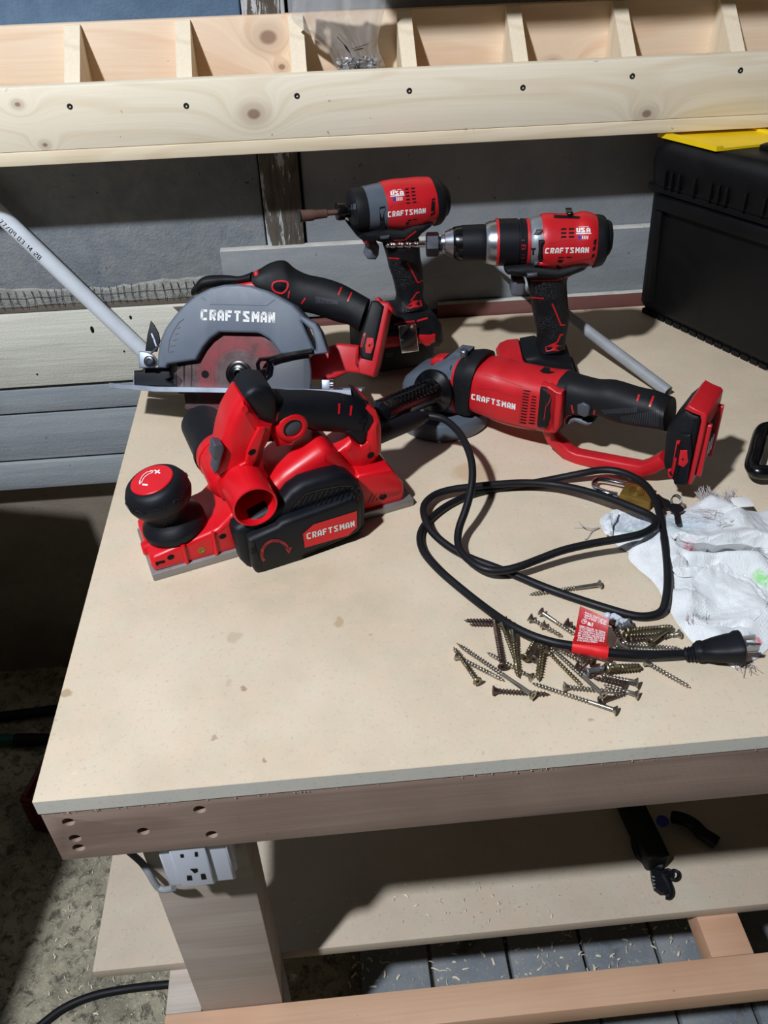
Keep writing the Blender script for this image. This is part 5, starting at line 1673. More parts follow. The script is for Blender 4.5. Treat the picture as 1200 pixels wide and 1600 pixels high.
s1, s2, s3 = crop(690, 930, 5.714), crop(820, 980, 4.444), crop(640, 880, 2.143)
SCR = [  # crop, head, tip, material, lift of head and tip above resting, thread scale, smooth shank share, label
    (s3, (640, 70), (398, 105), SZN, 0, 0, 1, .35, 'lone zinc screw lying apart above the heap, between two runs of cord'),
    (s1, (820, 895), (130, 425), SZN, .004, 0, 1, .38, 'long zinc screw with a smooth upper shank at the left edge of the heap'),
    (s1, (130, 540), (560, 765), SZN, 0, 0, 1, .1, 'zinc screw at the far left of the heap with its head pointing left'),
    (s1, (322, 772), (105, 462), SYZ, .003, .003, 1, .1, 'yellowish screw at the lower left with its ring-like head facing the viewer'),
    (s1, (455, 850), (965, 885), SRU, 0, 0, 1.1, .12, 'brown screw lying level under the long zinc screw at the lower left'),
    (s1, (545, 640), (463, 165), SRU, .002, .003, 1.15, .1, 'dark brown upright-lying screw reaching up under the cord at the left'),
    (s1, (808, 735), (400, 508), SZN, 0, 0, .95, .12, 'short zinc screw crossing below the dark brown one'),
    (s1, (540, 262), (665, 590), SYZ, .004, .004, 1, .3, 'brassy screw with a worn head beside the dark brown one'),
    (s1, (628, 262), (682, 735), SYZ, .006, .002, 1.25, .35, 'thick brassy screw with a pale blue tip pointing at the viewer'),
    (s1, (585, 228), (200, 225), SRU, .001, .001, 1, .1, 'dark screw pointing left at the top left of the heap'),
    (s1, (590, 262), (248, 262), SRU, 0, 0, .9, .1, 'lower of the two dark screws pointing left at the top left'),
    (s1, (742, 562), (868, 350), SYZ, .003, .004, 1.1, .25, 'brassy screw with its yellow head facing the viewer, middle of the heap'),
    (s1, (822, 574), (905, 395), SRU, .001, .003, 1.1, .5, 'brown-headed screw just right of the yellow-headed one'),
    (s1, (905, 385), (860, 765), SYZ, .006, .001, 1.35, .1, 'thick dark brassy screw with coarse thread, tip towards the viewer'),
    (s1, (782, 195), (1000, 330), SZN, .004, 0, 1, .2, 'zinc screw whose head sticks up just above the cord'),
    (s1, (895, 255), (1075, 370), SZN, .004, 0, 1, .3, 'short zinc screw behind the cord next to another raised head'),
    (s1, (880, 142), (1200, 360), SZN, .003, 0, 1, .45, 'slim zinc screw running down to the red tag'),
    (s1, (1105, 235), (1240, 330), SRU, .004, 0, 1, .2, 'dark-headed screw tucked behind the left edge of the red tag'),
    (s2, (640, 580), (40, 385), SZN, 0, 0, 1, .32, 'longest zinc screw at the bottom edge of the heap'),
    (s2, (268, 412), (690, 455), SZN, .001, 0, 1, .1, 'zinc screw lying level just above the longest one'),
    (s2, (550, 475), (150, 112), SZN, .006, .004, 1, .35, 'long zinc screw crossing the heap from under the cord to the bottom'),
    (s2, (150, 160), (405, 415), SYZ, .003, 0, .95, .1, 'light brassy screw parallel to the long crossing one'),
    (s2, (698, 402), (468, 345), SRU, .002, .002, 1, .1, 'brown-tinged screw at the lower right, between two brighter ones'),
    (s2, (785, 386), (520, 328), SZN, .005, .003, 1.05, .3, 'bright zinc screw with a large head at the lower right, upper one'),
    (s2, (788, 470), (545, 402), SZN, .002, 0, 1, .3, 'bright zinc screw at the lower right, lower one'),
    (s2, (522, 515), (702, 460), SRU, 0, 0, .9, .6, 'small brown nail-like screw near the bottom of the heap'),
    (s2, (835, 236), (1152, 420), SZN, .002, 0, 1, .15, 'zinc screw pointing down right, apart from the heap below the cord'),
    (s2, (560, 285), (812, 275), SYZ, .004, .002, 1.6, .12, 'stout screw with very coarse gray thread below the tag'),
    (s2, (425, 312), (600, 270), SGY, .003, .005, 1.3, .5, 'thick gray screw with a round head in the lower middle'),
    (s2, (412, 245), (232, 150), SZN, .004, .004, 1, .1, 'zinc screw just under the cord left of the tag'),
    (s2, (478, 252), (300, 142), SRU, .006, .005, 1, .1, 'brown zinc screw beside the tag sleeve'),
    (s2, (612, 272), (520, 205), SZN, .009, .006, .8, .7, 'short bright smooth screw directly below the tag'),
    (s2, (350, 262), (490, 345), SRU, .004, .002, 1.1, .1, 'brown coarse screw lying across the lower middle'),
    (s3, (692, 268), (912, 287), SZN, .003, .001, 1, .1, 'zinc screw lying along the cord right of the tag, rear one'),
    (s3, (690, 284), (908, 296), SZN, .001, 0, 1, .1, 'zinc screw lying along the cord right of the tag, nearest the cord'),
    (s3, (724, 226), (884, 212), SYZ, .003, .002, 1.2, .12, 'thick brassy screw right of the tag, upper one'),
    (s3, (718, 244), (876, 232), SYZ, .002, .001, 1.15, .1, 'thick brassy screw right of the tag, second from top'),
    (s3, (802, 264), (882, 210), SYZ, .006, .006, 1.1, .75, 'smooth dark brassy screw lying diagonally over the others'),
    (s3, (906, 236), (752, 256), SZN, .001, 0, .95, .15, 'zinc screw whose head touches the edge of the white rag'),
    (s3, (742, 198), (700, 214), SGY, .006, .001, 1.4, .4, 'short silver screw with a wide flat head by the white clip'),
    (s3, (676, 196), (716, 275), SRU, .009, .004, 1.1, .1, 'maroon-brown screw standing against the right edge of the tag'),
    (s3, (690, 262), (738, 290), SZN, .009, .007, .8, .8, 'small bright nail-like screw right of the tag'),
    (s3, (735, 258), (870, 246), SRU, .001, .001, 1, .1, 'dark screw half hidden under the brassy ones'),
    (s3, (676, 292), (730, 262), SZN, .006, .005, .9, .2, 'zinc screw wedged between tag and cord'),
]
for (cf, h, tp, mt, lh, lt_, sc, sk, lab) in SCR:
    ph = PZ(*cf(*h), T + .0050 * sc + lh)
    pt_ = PZ(*cf(*tp), T + .0027 * sc + lt_)
    ax = pt_ - ph
    me = screw_mesh('wood_screw', ax.length, mt, sk, .0026 * sc, .0018 * sc, .0047 * (0.9 + .1 * sc))
    o = bpy.data.objects.new('wood_screw', me)
    COL.objects.link(o)
    o.rotation_mode = 'QUATERNION'
    o.rotation_quaternion = ax.to_track_quat('X', 'Z') @ Matrix.Rotation(random.uniform(0, 6), 4, 'X').to_quaternion()
    o.location = ph
    setp(o, lab, 'screw', 'loose screws on the bench')
# white plastic clip
cl = empty('cable_clip', PZ(*s3(696, 205), T), R(20), label='small white plastic clip among the screws beside the red tag', cat='clip')
bm = B()
cpts = [Vector((-.010, .006, .012)), Vector((-.004, .004, .013)), Vector((.0, -.001, .011)), Vector((.002, -.006, .008)), Vector((.009, -.006, .007))]
tube(bm, [p * .8 for p in cpts], .0024, 10, flat=(.0052, .0034))
fin('clip_body', bm, WHT, cl, 40)
bm = B()
lathe(bm, (-.009, .0055, .0105), (-.3, .3, .5), [(-.002, .0022), (0, .0034), (.002, .0032), (.003, .0022)], 14)
lathe(bm, (-.002, 0, 0), (0, 0, 1), [(.0, .0032), (.011, .0028)], 10)
fin('clip_head', bm, WHT, cl, 40)

# ================================================================== PADLOCK AND KEYS
kp = crop(900, 720, 6.316)
hz = T + .0135
c = [PZ(*kp(x, y), hz) for x, y in ((500, 205), (430, 325), (725, 415), (810, 290))]
ctr = (c[0] + c[1] + c[2] + c[3]) / 4
axx = ((c[3] - c[0]) + (c[2] - c[1])) / 2          # from shackle side to base
yaw = math.atan2(axx.y, axx.x)
lk = empty('padlock', (ctr.x, ctr.y, T), yaw, label='open brass padlock with a chrome shackle lying under the cord loop', cat='padlock')
hl, hw = axx.length / 2, ((c[0] - c[1]).length + (c[3] - c[2]).length) / 4
bm = B()
box(bm, (-hl, -hw, .0003), (hl, hw, .0135), .0012)
body = fin('lock_body', bm, BRS, lk, 30)
bm = B()
for rr in (.0085, .0065):
    tube(bm, [Vector((-hl * .1 + rr * math.cos(a * .2618), rr * math.sin(a * .2618), .0135)) for a in range(25)], .0003, 5, False)
tube(bm, [Vector((-hl * .1 + .004 * math.cos(a * .5236 + 1), .004 * math.sin(a * .5236 + 1), .0135)) for a in range(9)], .0004, 5, False)
fin('embossed_rings', bm, plastic('dark_brass', (120, 94, 40), .45, .1, 500, .1, 1.0), lk, 30)
inv = Matrix.Translation(lk.location) @ Matrix.Rotation(yaw, 4, 'Z')
inv = inv.inverted()
sp_ = [inv @ PZ(*kp(x, y), T + .0075) for x, y in ((500, 232), (440, 222), (340, 200), (250, 188), (200, 198), (180, 225), (190, 262), (230, 292), (320, 322), (408, 340))]
bm = B()
tube(bm, [Vector(p) for p in catmull([tuple(p) for p in sp_], 4)], .0036, 14)
fin('shackle', bm, CHR, lk, 50, 'shiny chrome shackle')
ks = empty('key_set', PZ(*kp(900, 430), T), 0, label='two small dark keys on a wire ring lying on the white rag beside the padlock', cat='keys')


def key(p0, p1, name, rr):
    """flat key: round bow at p0, toothed blade to p1 (world points)"""
    a = Vector(p0) - ks.location
    d = (Vector(p1) - Vector(p0))
    L_ = d.length
    d.normalize()
    s_ = Vector((0, 0, 1)).cross(d).normalized()
    pts = [(rr * math.cos(R(q)), rr * math.sin(R(q))) for q in range(25, 336, 15)]
    pts += [(rr + .002, -.003), (rr + .004, -.0028)]
    x = rr + .004
    while x < L_ - .002:
        pts += [(x, -.0028), (x + .0012, -.0018), (x + .0024, -.0026)]
        x += .0026
    pts += [(L_, -.001), (L_, .001), (L_ - .002, .0026), (rr + .002, .0026)]
    nn = d.cross(s_)
    bm = B()
    rg = []
    for h in (-.0009, .0009):
        rg.append([bm.verts.new(a + d * p[0] + s_ * p[1] + nn * h) for p in pts])
    skin(bm, rg)
    return fin(name, bm, STL, ks, 30)


key(PZ(*kp(860, 420), T + .008), PZ(*kp(800, 335), T + .008), 'key', .0085)
key(PZ(*kp(985, 470), T + .021), PZ(*kp(1010, 630), T + .024), 'key', .0085)
bm = B()
rc = PZ(*kp(985, 405), T + .018) - ks.location
tube(bm, [rc + Vector((.0055 * math.cos(a * .2618), .0048 * math.sin(a * .2618), .004 * math.sin(a * .2618))) for a in range(25)], .0007, 6, False)
tube(bm, [rc + Vector((.0055 * math.cos(a * .2618) + .001, .0048 * math.sin(a * .2618) + .0006, .004 * math.sin(a * .2618) + .0015)) for a in range(25)], .0007, 6, False)
fin('key_ring', bm, STL, ks, 40)

# ================================================================== WHITE RAG
rq = crop(900, 740, 4)
outline = [(146, 300), (165, 270), (220, 240), (300, 235), (420, 250), (520, 290), (560, 262), (640, 262), (665, 240), (760, 200), (790, 150), (850, 130), (930, 150), (1000, 155), (1060, 215), (1140, 245), (1250, 220), (1420, 260), (1500, 420), (1500, 760), (1400, 980), (1260, 1050), (1130, 1160), (1060, 1190), (1000, 1225), (930, 1190), (800, 1110), (720, 1055), (640, 960), (590, 870), (545, 800), (480, 690), (400, 620), (330, 545), (322, 500), (255, 455), (190, 398), (155, 345)]
ow = [PZ(*rq(x, y), T) for x, y in outline]
RG = Vector((sum(p.x for p in ow) / len(ow), sum(p.y for p in ow) / len(ow), T))
rag = empty('white_rag', RG, 0, label='crumpled white cotton rag with frayed edges at the right edge of the bench', cat='rag')
o2 = catmull([(p.x, p.y) for p in ow], 4, True)
FOLD = [  # polyline px, height, half width (m), sharp side (creates a shaded crease below)
    ([(590, 520), (700, 500), (850, 498), (1000, 505), (1250, 520)], .016, .020), ([(560, 340), (700, 330), (850, 345), (1050, 420)], .012, .028),
    ([(590, 610), (760, 590), (900, 570), (1100, 590), (1250, 700)], .010, .012), ([(700, 700), (690, 800), (720, 920)], .005, .008),
    ([(560, 720), (640, 770), (760, 800)], .006, .012), ([(700, 960), (850, 975), (1000, 960), (1150, 900)], .007, .014),
    ([(800, 190), (900, 230), (1000, 300)], .013, .02), ([(180, 330), (215, 270), (260, 250)], .010, .008), ([(150, 330), (200, 385), (300, 390)], .008, .008),
    ([(400, 560), (480, 640), (540, 760)], .004, .010), ([(850, 700), (1000, 760), (1150, 880)], .006, .02), ([(360, 470), (450, 440), (560, 430)], .010, .012), ([(900, 1050), (1000, 1120), (1060, 1160)], .006, .012)]
CREASE = [([(640, 505), (720, 530), (850, 540), (1000, 538), (1130, 545), (1250, 600)], .012, .0035), ([(590, 632), (700, 622), (790, 612), (860, 590)], .007, .003), ([(650, 575), (690, 600), (760, 600)], .006, .0035), ([(215, 330), (235, 265), (270, 250)], .008, .003), ([(600, 715), (710, 755)], .004, .0018), ([(820, 330), (900, 300), (980, 285)], .004, .002), ([(830, 975), (900, 965), (1050, 968)], .004, .002), ([(300, 470), (380, 445), (470, 400)], .006, .003)]


def wpoly(pl):
    return [PZ(*rq(x, y), T + .006) for x, y in pl]


FW = [(wpoly(pl), h, w_) for pl, h, w_ in FOLD]
CW = [(wpoly(pl), h, w_) for pl, h, w_ in CREASE]


def dseg(x, y, pl):
    best = 9
    for a, b_ in zip(pl, pl[1:]):
        dx, dy = b_.x - a.x, b_.y - a.y
        q_ = max(0, min(1, ((x - a.x) * dx + (y - a.y) * dy) / (dx * dx + dy * dy + 1e-12)))
        best = min(best, math.hypot(x - a.x - q_ * dx, y - a.y - q_ * dy))
    return best


from mathutils import noise as mn


def rag_h(x, y, ed):
    h = .0035
    for pl, hh, w_ in FW:
        d = dseg(x, y, pl)
        h += hh * 1.1 * math.exp(-(d / w_) ** 2)
    for pl, hh, w_ in CW:
        d = dseg(x, y, pl)
        h -= 1.5 * hh * math.exp(-(d / w_) ** 2)
    h += .0030 * mn.noise(Vector((x * 55, y * 55, 1.3))) + .0010 * mn.noise(Vector((x * 160, y * 160, 4)))
    k_ = min(1, ed / .012)
    return max(.0012, h * (.25 + .75 * math.sqrt(k_)))


from mathutils.geometry import delaunay_2d_cdt
pts2 = [Vector(p) for p in o2]
nb = len(pts2)
pl3 = [Vector((p.x, p.y, 0)) for p in pts2] + [Vector((pts2[0].x, pts2[0].y, 0))]
xs_, ys_ = [p.x for p in pts2], [p.y for p in pts2]


def inside(x, y):
    c_ = False
    j = nb - 1
    for i in range(nb):
        a, b_ = pts2[i], pts2[j]
        if (a.y > y) != (b_.y > y) and x < (b_.x - a.x) * (y - a.y) / (b_.y - a.y) + a.x:
            c_ = not c_
        j = i
    return c_


allp = list(pts2)
stp = .0034
yy = min(ys_)
rowi = 0
while yy < max(ys_):
    xx = min(xs_) + (stp / 2 if rowi % 2 else 0)
    while xx < max(xs_):
        if inside(xx, yy) and dseg(xx, yy, pl3) > stp * .6:
            allp.append(Vector((xx, yy)))
        xx += stp
    yy += stp * .87
    rowi += 1
res = delaunay_2d_cdt(allp, [(i, (i + 1) % nb) for i in range(nb)], [list(range(nb))], 1, 1e-6)
bm = B()
vv = []
for p in res[0]:
    ed = dseg(p.x, p.y, pl3)
    vv.append(bm.verts.new((p.x - RG.x, p.y - RG.y, rag_h(p.x, p.y, ed))))
for f in res[2]:
    try:
        bm.faces.new([vv[i] for i in f])
    except ValueError:
        pass
bmesh.ops.recalc_face_normals(bm, faces=bm.faces)
if sum(f.normal.z for f in bm.faces) < 0:
    bmesh.ops.reverse_faces(bm, faces=bm.faces)


def rag_mat():
    t = NT('rag_cotton')
    tc = t.coord()
    n1 = t.noise(tc, 40, 4, 0.6)
    n2 = t.noise(tc, 900, 2, 0.5)
    tcn = t.n('ShaderNodeTexCoord').outputs['Object']
    col = t.mix(t.rng(n1, 0.3, 0.7), lin((220, 223, 225)), lin((236, 238, 238)))
    nz = t.noise(tc, 240, 3, 0.7)

    def blob(col, px, py, r_, c_, kk, sx=1.0):
        p = PZ(*rq(px, py), T + .006) - RG
        sub = t.n('ShaderNodeVectorMath', operation='SUBTRACT', ins={0: tcn, 1: (p.x, p.y, p.z)})
        scv = t.n('ShaderNodeVectorMath', operation='MULTIPLY', ins={0: sub.outputs[0], 1: (1 / sx, 1, 0)})
        ln_ = t.n('ShaderNodeVectorMath', operation='LENGTH', ins={0: scv.outputs[0]}).outputs['Value']
        return t.mix(t.math('MULTIPLY', t.rng(ln_, r_ * .5, r_, kk, 0), t.rng(nz, .3, .55)), col, lin(c_))
    for a in ((330, 330, .02, (170, 182, 200), .8, 1.6), (320, 365, .008, (150, 206, 170), .7, 2), (620, 400, .024, (196, 226, 210), .8, 1), (680, 360, .02, (182, 196, 212), .7, 2),
              (1140, 1035, .0055, (222, 90, 118), .95, 1), (1100, 1025, .005, (90, 150, 110), .6, 1), (690, 533, .005, (230, 130, 140), .8, 1.4), (1170, 690, .009, (130, 216, 112), .9, 1.2), (1130, 655, .006, (150, 220, 130), .8, 1.2), (1010, 440, .006, (234, 200, 180), .6, 1.8), (1070, 1130, .005, (226, 150, 160), .6, 1.5), (480, 420, .018, (190, 202, 218), .5, 2)):
        col = blob(col, *a)
    wv = t.n('ShaderNodeTexWave', ins={'Vector': tc, 'Scale': 260.0, 'Distortion': 3.0, 'Detail': 2.0}).outputs['Fac']
    h = t.math('ADD', n2, t.math('MULTIPLY', wv, .5))
    m_ = t.out(col, 0.95, 0, h, 0.7, 0.0008)
    t.b.inputs['Sheen Weight'].default_value = 0.2
    return m_


RAGM = rag_mat()
THR = plastic('loose_thread', (176, 168, 166), 0.9, 0.1, 900, 0.05)


def flap(name, px, edge_px, lift):
    """an overlapping layer of the rag: raised along its rolled free edge, merging into the cloth elsewhere"""
    w = [PZ(*rq(x, y), T + .012) for x, y in px]
    e = [PZ(*rq(x, y), T + .012) for x, y in edge_px]
    poly = [Vector(p) for p in catmull([(p.x, p.y) for p in w], 3, True)]
    n_ = len(poly)
    ring = [Vector((p.x, p.y, 0)) for p in poly] + [Vector((poly[0].x, poly[0].y, 0))]

    def ins_(x, y):
        c = False
        j = n_ - 1
        for i in range(n_):
            a, b_ = poly[i], poly[j]
            if (a.y > y) != (b_.y > y) and x < (b_.x - a.x) * (y - a.y) / (b_.y - a.y) + a.x:
                c = not c
            j = i
        return c
    P_ = list(poly)
    st = .0032
    y = min(p.y for p in poly)
    while y < max(p.y for p in poly):
        x = min(p.x for p in poly) + random.uniform(0, st)
        while x < max(p.x for p in poly):
            if ins_(x, y) and dseg(x, y, ring) > st * .6:
                P_.append(Vector((x, y)))
            x += st
        y += st * .87
    r_ = delaunay_2d_cdt(P_, [(i, (i + 1) % n_) for i in range(n_)], [list(range(n_))], 1, 1e-6)
    bm = B()
    vv = []
    for p in r_[0]:
        ed = dseg(p.x, p.y, pl3)
        base = rag_h(p.x, p.y, ed)
        de, do = dseg(p.x, p.y, e), dseg(p.x, p.y, ring)
        k_ = min(1, do / .012) if de > .006 else 1.0
        z = base + .0006 + lift * (math.exp(-(de / .022) ** 2)) * (.35 + .65 * k_) * (1 + .35 * mn.noise(Vector((p.x * 40, p.y * 40, 9))))
        if de < .003:
            z -= .002 * (1 - de / .003)
        vv.append(bm.verts.new((p.x - RG.x, p.y - RG.y, z)))
    for f in r_[2]:
        try:
            bm.faces.new([vv[i] for i in f])
        except ValueError:
            pass
    bmesh.ops.recalc_face_normals(bm, faces=bm.faces)
    if sum(f.normal.z for f in bm.faces) < 0:
        bmesh.ops.reverse_faces(bm, faces=bm.faces)
    bmesh.ops.solidify(bm, geom=bm.faces[:], thickness=.0012)
    return fin(name, bm, RAGM, rag, 0)


for q_ in ([(560, 300), (640, 275), (760, 215), (900, 190), (1100, 260), (1300, 300), (1420, 420), (1350, 560), (1250, 560), (1130, 530), (1000, 528), (850, 530), (720, 522), (640, 500), (570, 450)], [(1350, 560), (1250, 560), (1130, 530), (1000, 528), (850, 530), (720, 522), (640, 500)], .012), ([(760, 590), (860, 575), (960, 590), (1100, 640), (1200, 760), (1150, 900), (1000, 960), (850, 965), (730, 930), (690, 840), (700, 720)], [(760, 590), (860, 575), (960, 590), (1100, 640), (1200, 760)], .005), ([(180, 300), (230, 262), (265, 258), (240, 300), (228, 345), (235, 390), (200, 385), (165, 345)], [(265, 258), (240, 300), (228, 345), (235, 390)], .008), ([(590, 600), (650, 575), (720, 590), (790, 600), (740, 640), (640, 640)], [(590, 600), (650, 575), (720, 590), (790, 600)], .006):
    flap('cloth_fold', *q_)
me = bpy.data.meshes.new('cloth')
bm.to_mesh(me)
bm.free()
me.materials.append(RAGM)
for p in me.polygons:
    p.use_smooth = True
clo = bpy.data.objects.new('cloth', me)
COL.objects.link(clo)
clo.parent = rag
bm = B()


def thread(p, d, n_=6, ln=.02, up_=.006, r_=.00032):
    pts = [Vector(p)]
    dd = Vector(d).normalized()
    for i in range(n_):
        dd = (dd + Vector((random.uniform(-.35, .35), random.uniform(-.35, .35), random.uniform(-.25, .25)))).normalized()
        q_ = pts[-1] + dd * ln / n_
        q_.z = max(.0006, q_.z)
        pts.append(q_)
    tube(bm, pts, r_, 4, False)


def rp(x, y, z=.008):
    p = PZ(*rq(x, y), T + z) - RG
    return p


for i in range(60):
    thread(rp(790 + random.uniform(-10, 70), 170 + random.uniform(-8, 20), .012), (random.uniform(-.3, .3), 1, random.uniform(.2, 1.4)), ln=random.uniform(.008, .02))
for i in range(50):
    thread(rp(940 + random.uniform(-10, 70), 175 + random.uniform(-8, 20), .012), (random.uniform(-.3, .8), 1, random.uniform(.0, 1.0)), ln=random.uniform(.008, .018))
for i in range(40):
    thread(rp(860 + random.uniform(-30, 180), 270 + random.uniform(-40, 60), .020), (random.uniform(-1, -.3), random.uniform(-.6, .3), .0), ln=random.uniform(.012, .03), r_=.0002)
for i in range(40):
    thread(rp(1080 + random.uniform(-40, 140), 430 + random.uniform(-50, 50), .022), (1, random.uniform(-.5, .1), -.1), ln=random.uniform(.012, .03), r_=.0002)
for i in range(26):
    thread(rp(700 + random.uniform(0, 130), 935 + random.uniform(-10, 10), .012), (random.uniform(-.3, .3), 1, .2), ln=random.uniform(.006, .012), r_=.00028)
for i in range(3):
    thread(rp(146, 335, .003), (-1, -.25, 0), 8, .028, r_=.0006)
for i in range(16):
    thread(rp(1030 + random.uniform(-60, 60), 1185 + random.uniform(-20, 20), .005), (random.uniform(-.2, .5), -1, 0), ln=random.uniform(.008, .016), r_=.0003)
setp(fin('frayed_threads', bm, THR, rag, 0), kind='stuff')
bm = B()
p = rp(1035, 180, .016)
box(bm, p + Vector((-.010, -.008, -.0008)), p + Vector((.011, .009, .0008)), .0005)
fin('sewn_label', bm, PRT, rag, 30)

# ================================================================== TOOLBOX
BA, BB, BC2, BD = Vector((.490, 1.214)), Vector((.662, .897)), Vector((.880, 1.00)), Vector((.700, 1.224))
UA, UB, UC, UD = Vector((.452, 1.178)), Vector((.648, .886)), Vector((.890, 1.00)), Vector((.690, 1.215))
TO = Vector((BA.x, BA.y, T))
tb = empty('toolbox', TO, 0, label='large black plastic toolbox with a yellow lid compartment, at the right under the shelf', cat='toolbox')


def qz(f):
    """footprint of the tapering box at height fraction f"""
    return [p.lerp(q_, f) for p, q_ in zip((BA, BB, BC2, BD), (UA, UB, UC, UD))]


def grow(q_, k_):
    cen = (q_[0] + q_[1] + q_[2] + q_[3]) / 4
    return [p + (p - cen).normalized() * k_ for p in q_]


def quad_prism(bm, levels, rnd=.012, seg=5):
    """lofted rounded quadrilateral through (quad, z) levels"""
    def ring(q, z):
        out = []
        n_ = len(q)
        for i in range(n_):
            p, a, b_ = q[i], q[i - 1], q[(i + 1) % n_]
            s_, e_ = p + (a - p).normalized() * rnd, p + (b_ - p).normalized() * rnd
            for k_ in range(seg + 1):
                f_ = k_ / seg
                w_ = s_.lerp(p, f_).lerp(p.lerp(e_, f_), f_)
                out.append(bm.verts.new((w_.x - TO.x, w_.y - TO.y, z - TO.z)))
        return out
    skin(bm, [ring(q, z) for q, z in levels])


bm = B()
quad_prism(bm, [(grow(qz(0), -.012), T + .0062), (grow(qz(0), -.002), T + .013), (grow(qz(.05), 0), T + .02), (grow(qz(.62), -.004), T + .196)], .018)
fin('box_body', bm, BOX, tb, 30)
bm = B()
quad_prism(bm, [(grow(qz(.62), -.001), T + .1965), (grow(qz(.66), .006), T + .199), (grow(qz(.68), .006), T + .206), (grow(qz(.69), .001), T + .2075)], .022)
fin('rim', bm, BOX, tb, 30)
bm = B()
quad_prism(bm, [(grow(qz(.7), .004), T + .208), (grow(qz(.9), .005), T + .242), (grow(qz(.96), .002), T + .256), (grow(qz(.99), -.007), T + .267), (grow(qz(1), -.02), T + .272), (grow(qz(1), -.05), T + .2725)], .035, 7)
fin('lid', bm, BOX, tb, 40, 'black lid with worn corner')
dv = (BB - BA).normalized()
nv = Vector((dv.y, -dv.x))
if nv.x > 0:
    nv = -nv


def side_box(u0, u1, f0, f1, d0, d1, bm, bev=.002, H=.272):
    """block on the visible side, height fractions f0..f1 of the box, u along the side"""
    vs_ = []
    for f in (f0, f1):
        q_ = qz(f)
        a, d_ = q_[0], (q_[1] - q_[0]).normalized()
        n_ = Vector((d_.y, -d_.x))
        n_ = -n_ if n_.x > 0 else n_
        for u, d in ((u0, d0), (u1, d0), (u1, d1), (u0, d1)):
            w = a + d_ * u + n_ * d
            vs_.append(bm.verts.new((w.x - TO.x, w.y - TO.y, f * H)))
    fs = [bm.faces.new([vs_[i] for i in q]) for q in ((0, 1, 5, 4), (1, 2, 6, 5), (2, 3, 7, 6), (3, 0, 4, 7), (4, 5, 6, 7), (3, 2, 1, 0))]
    if bev:
        bmesh.ops.bevel(bm, geom=list({e for f in fs for e in f.edges}), offset=bev, segments=2, affect='EDGES', profile=.5)


bm = B()
for i in range(22):
    side_box(.012 + i * .0155, .012 + i * .0155 + .0125, .003, .03, -.012, -.002, bm, 0)
setp(fin('foot_ribs', bm, BOX, tb, 0), kind='stuff')
for (u0, u1) in ((.022, .034), (.325, .335)):
    bm = B()
    side_box(u0, u1, .09, .64, -.01, .0015, bm)
    fin('side_rib', bm, BOX, tb, 30)
bm = B()
side_box(.022, .335, .645, .72, -.01, .004, bm)
fin('side_band', bm, BOX, tb, 30)
bm = B()
for u in (.035, .046, .058, .082, .107, .119, .131, .158, .185, .21, .222, .25, .28, .30):
    side_box(u, u + .004, .775, .86, -.004, .0075, bm, .0018)
setp(fin('lid_teeth', bm, BOX, tb, 30), kind='stuff')
bm = B()
wv_ = [qz(.92)[0] + dv * .020 + nv * .004, qz(.92)[0] + dv * .026 + nv * .004, qz(.985)[0] + dv * .048 - nv * .012, qz(.985)[0] + dv * .034 - nv * .010]
yz = T + .2775
yq = [PZ(x, y, yz) for x, y in ((1028, 207), (1120, 230), (1262, 215), (1160, 195))]
bm = B()
skin(bm, [[bm.verts.new((p.x - TO.x, p.y - TO.y, z)) for p in yq] for z in (.2722, .2755)])
fin('lid_compartment', bm, YEL, tb, 20, 'yellow compartment lid')
for (f0, f1) in ((.0, .07), (.93, 1.0)):
    bm = B()
    a0, b0 = yq[0].lerp(yq[3], f0), yq[1].lerp(yq[2], f0)
    a1, b1 = yq[0].lerp(yq[3], f1), yq[1].lerp(yq[2], f1)
    vv = [bm.verts.new((w.x - TO.x, w.y - TO.y, z)) for z in (.2755, .2785) for w in (a0, b0, b1, a1)]
    for fc in ((0, 1, 5, 4), (1, 2, 6, 5), (2, 3, 7, 6), (3, 0, 4, 7), (4, 5, 6, 7), (0, 3, 2, 1)):
        bm.faces.new([vv[j] for j in fc])
    fin('compartment_rim', bm, YEL, tb, 20)
bm = B()
hb = [qz(1)[0] + dv * u - nv * .075 for u in (.13, .16, .29, .32)]
tube(bm, [Vector((p.x - TO.x, p.y - TO.y, z)) for p, z in zip(hb, (.272, .280, .280, .272))], .009, 12, flat=(.026, .012))
fin('carry_handle', bm, BOX, tb, 40)

# black handle of a tool reaching in from the right
hd = empty('loop_handle_tool', PZ(1215, 735, T), 0, label='black tool with a closed loop handle reaching in at the right edge above the rag', cat='tool')
HO = hd.location.copy()
hq = crop(1120, 640, 11.43)
hp3 = [PZ(*hq(x, y), z) - HO for x, y, z in ((1500, 330, T + .030), (1150, 325, T + .030), (900, 340, T + .030), (800, 400, T + .029), (740, 560, T + .027), (690, 760, T + .023), (640, 930, T + .021), (640, 1020, T + .020), (720, 1110, T + .020), (900, 1120, T + .020), (1200, 1120, T + .020), (1500, 1120, T + .020))]
bm = B()
tube(bm, [Vector(p) for p in catmull([tuple(p) for p in hp3], 4)], .0085, 14)
fin('loop_handle', bm, BLKG, hd, 50)
bm = B()
a = (hp3[0] + hp3[-1]) / 2
box(bm, a + Vector((-.012, -.035, -a.z + .0005)), a + Vector((.13, .035, .018)), .008)
fin('tool_body', bm, BLKP, hd, 40)

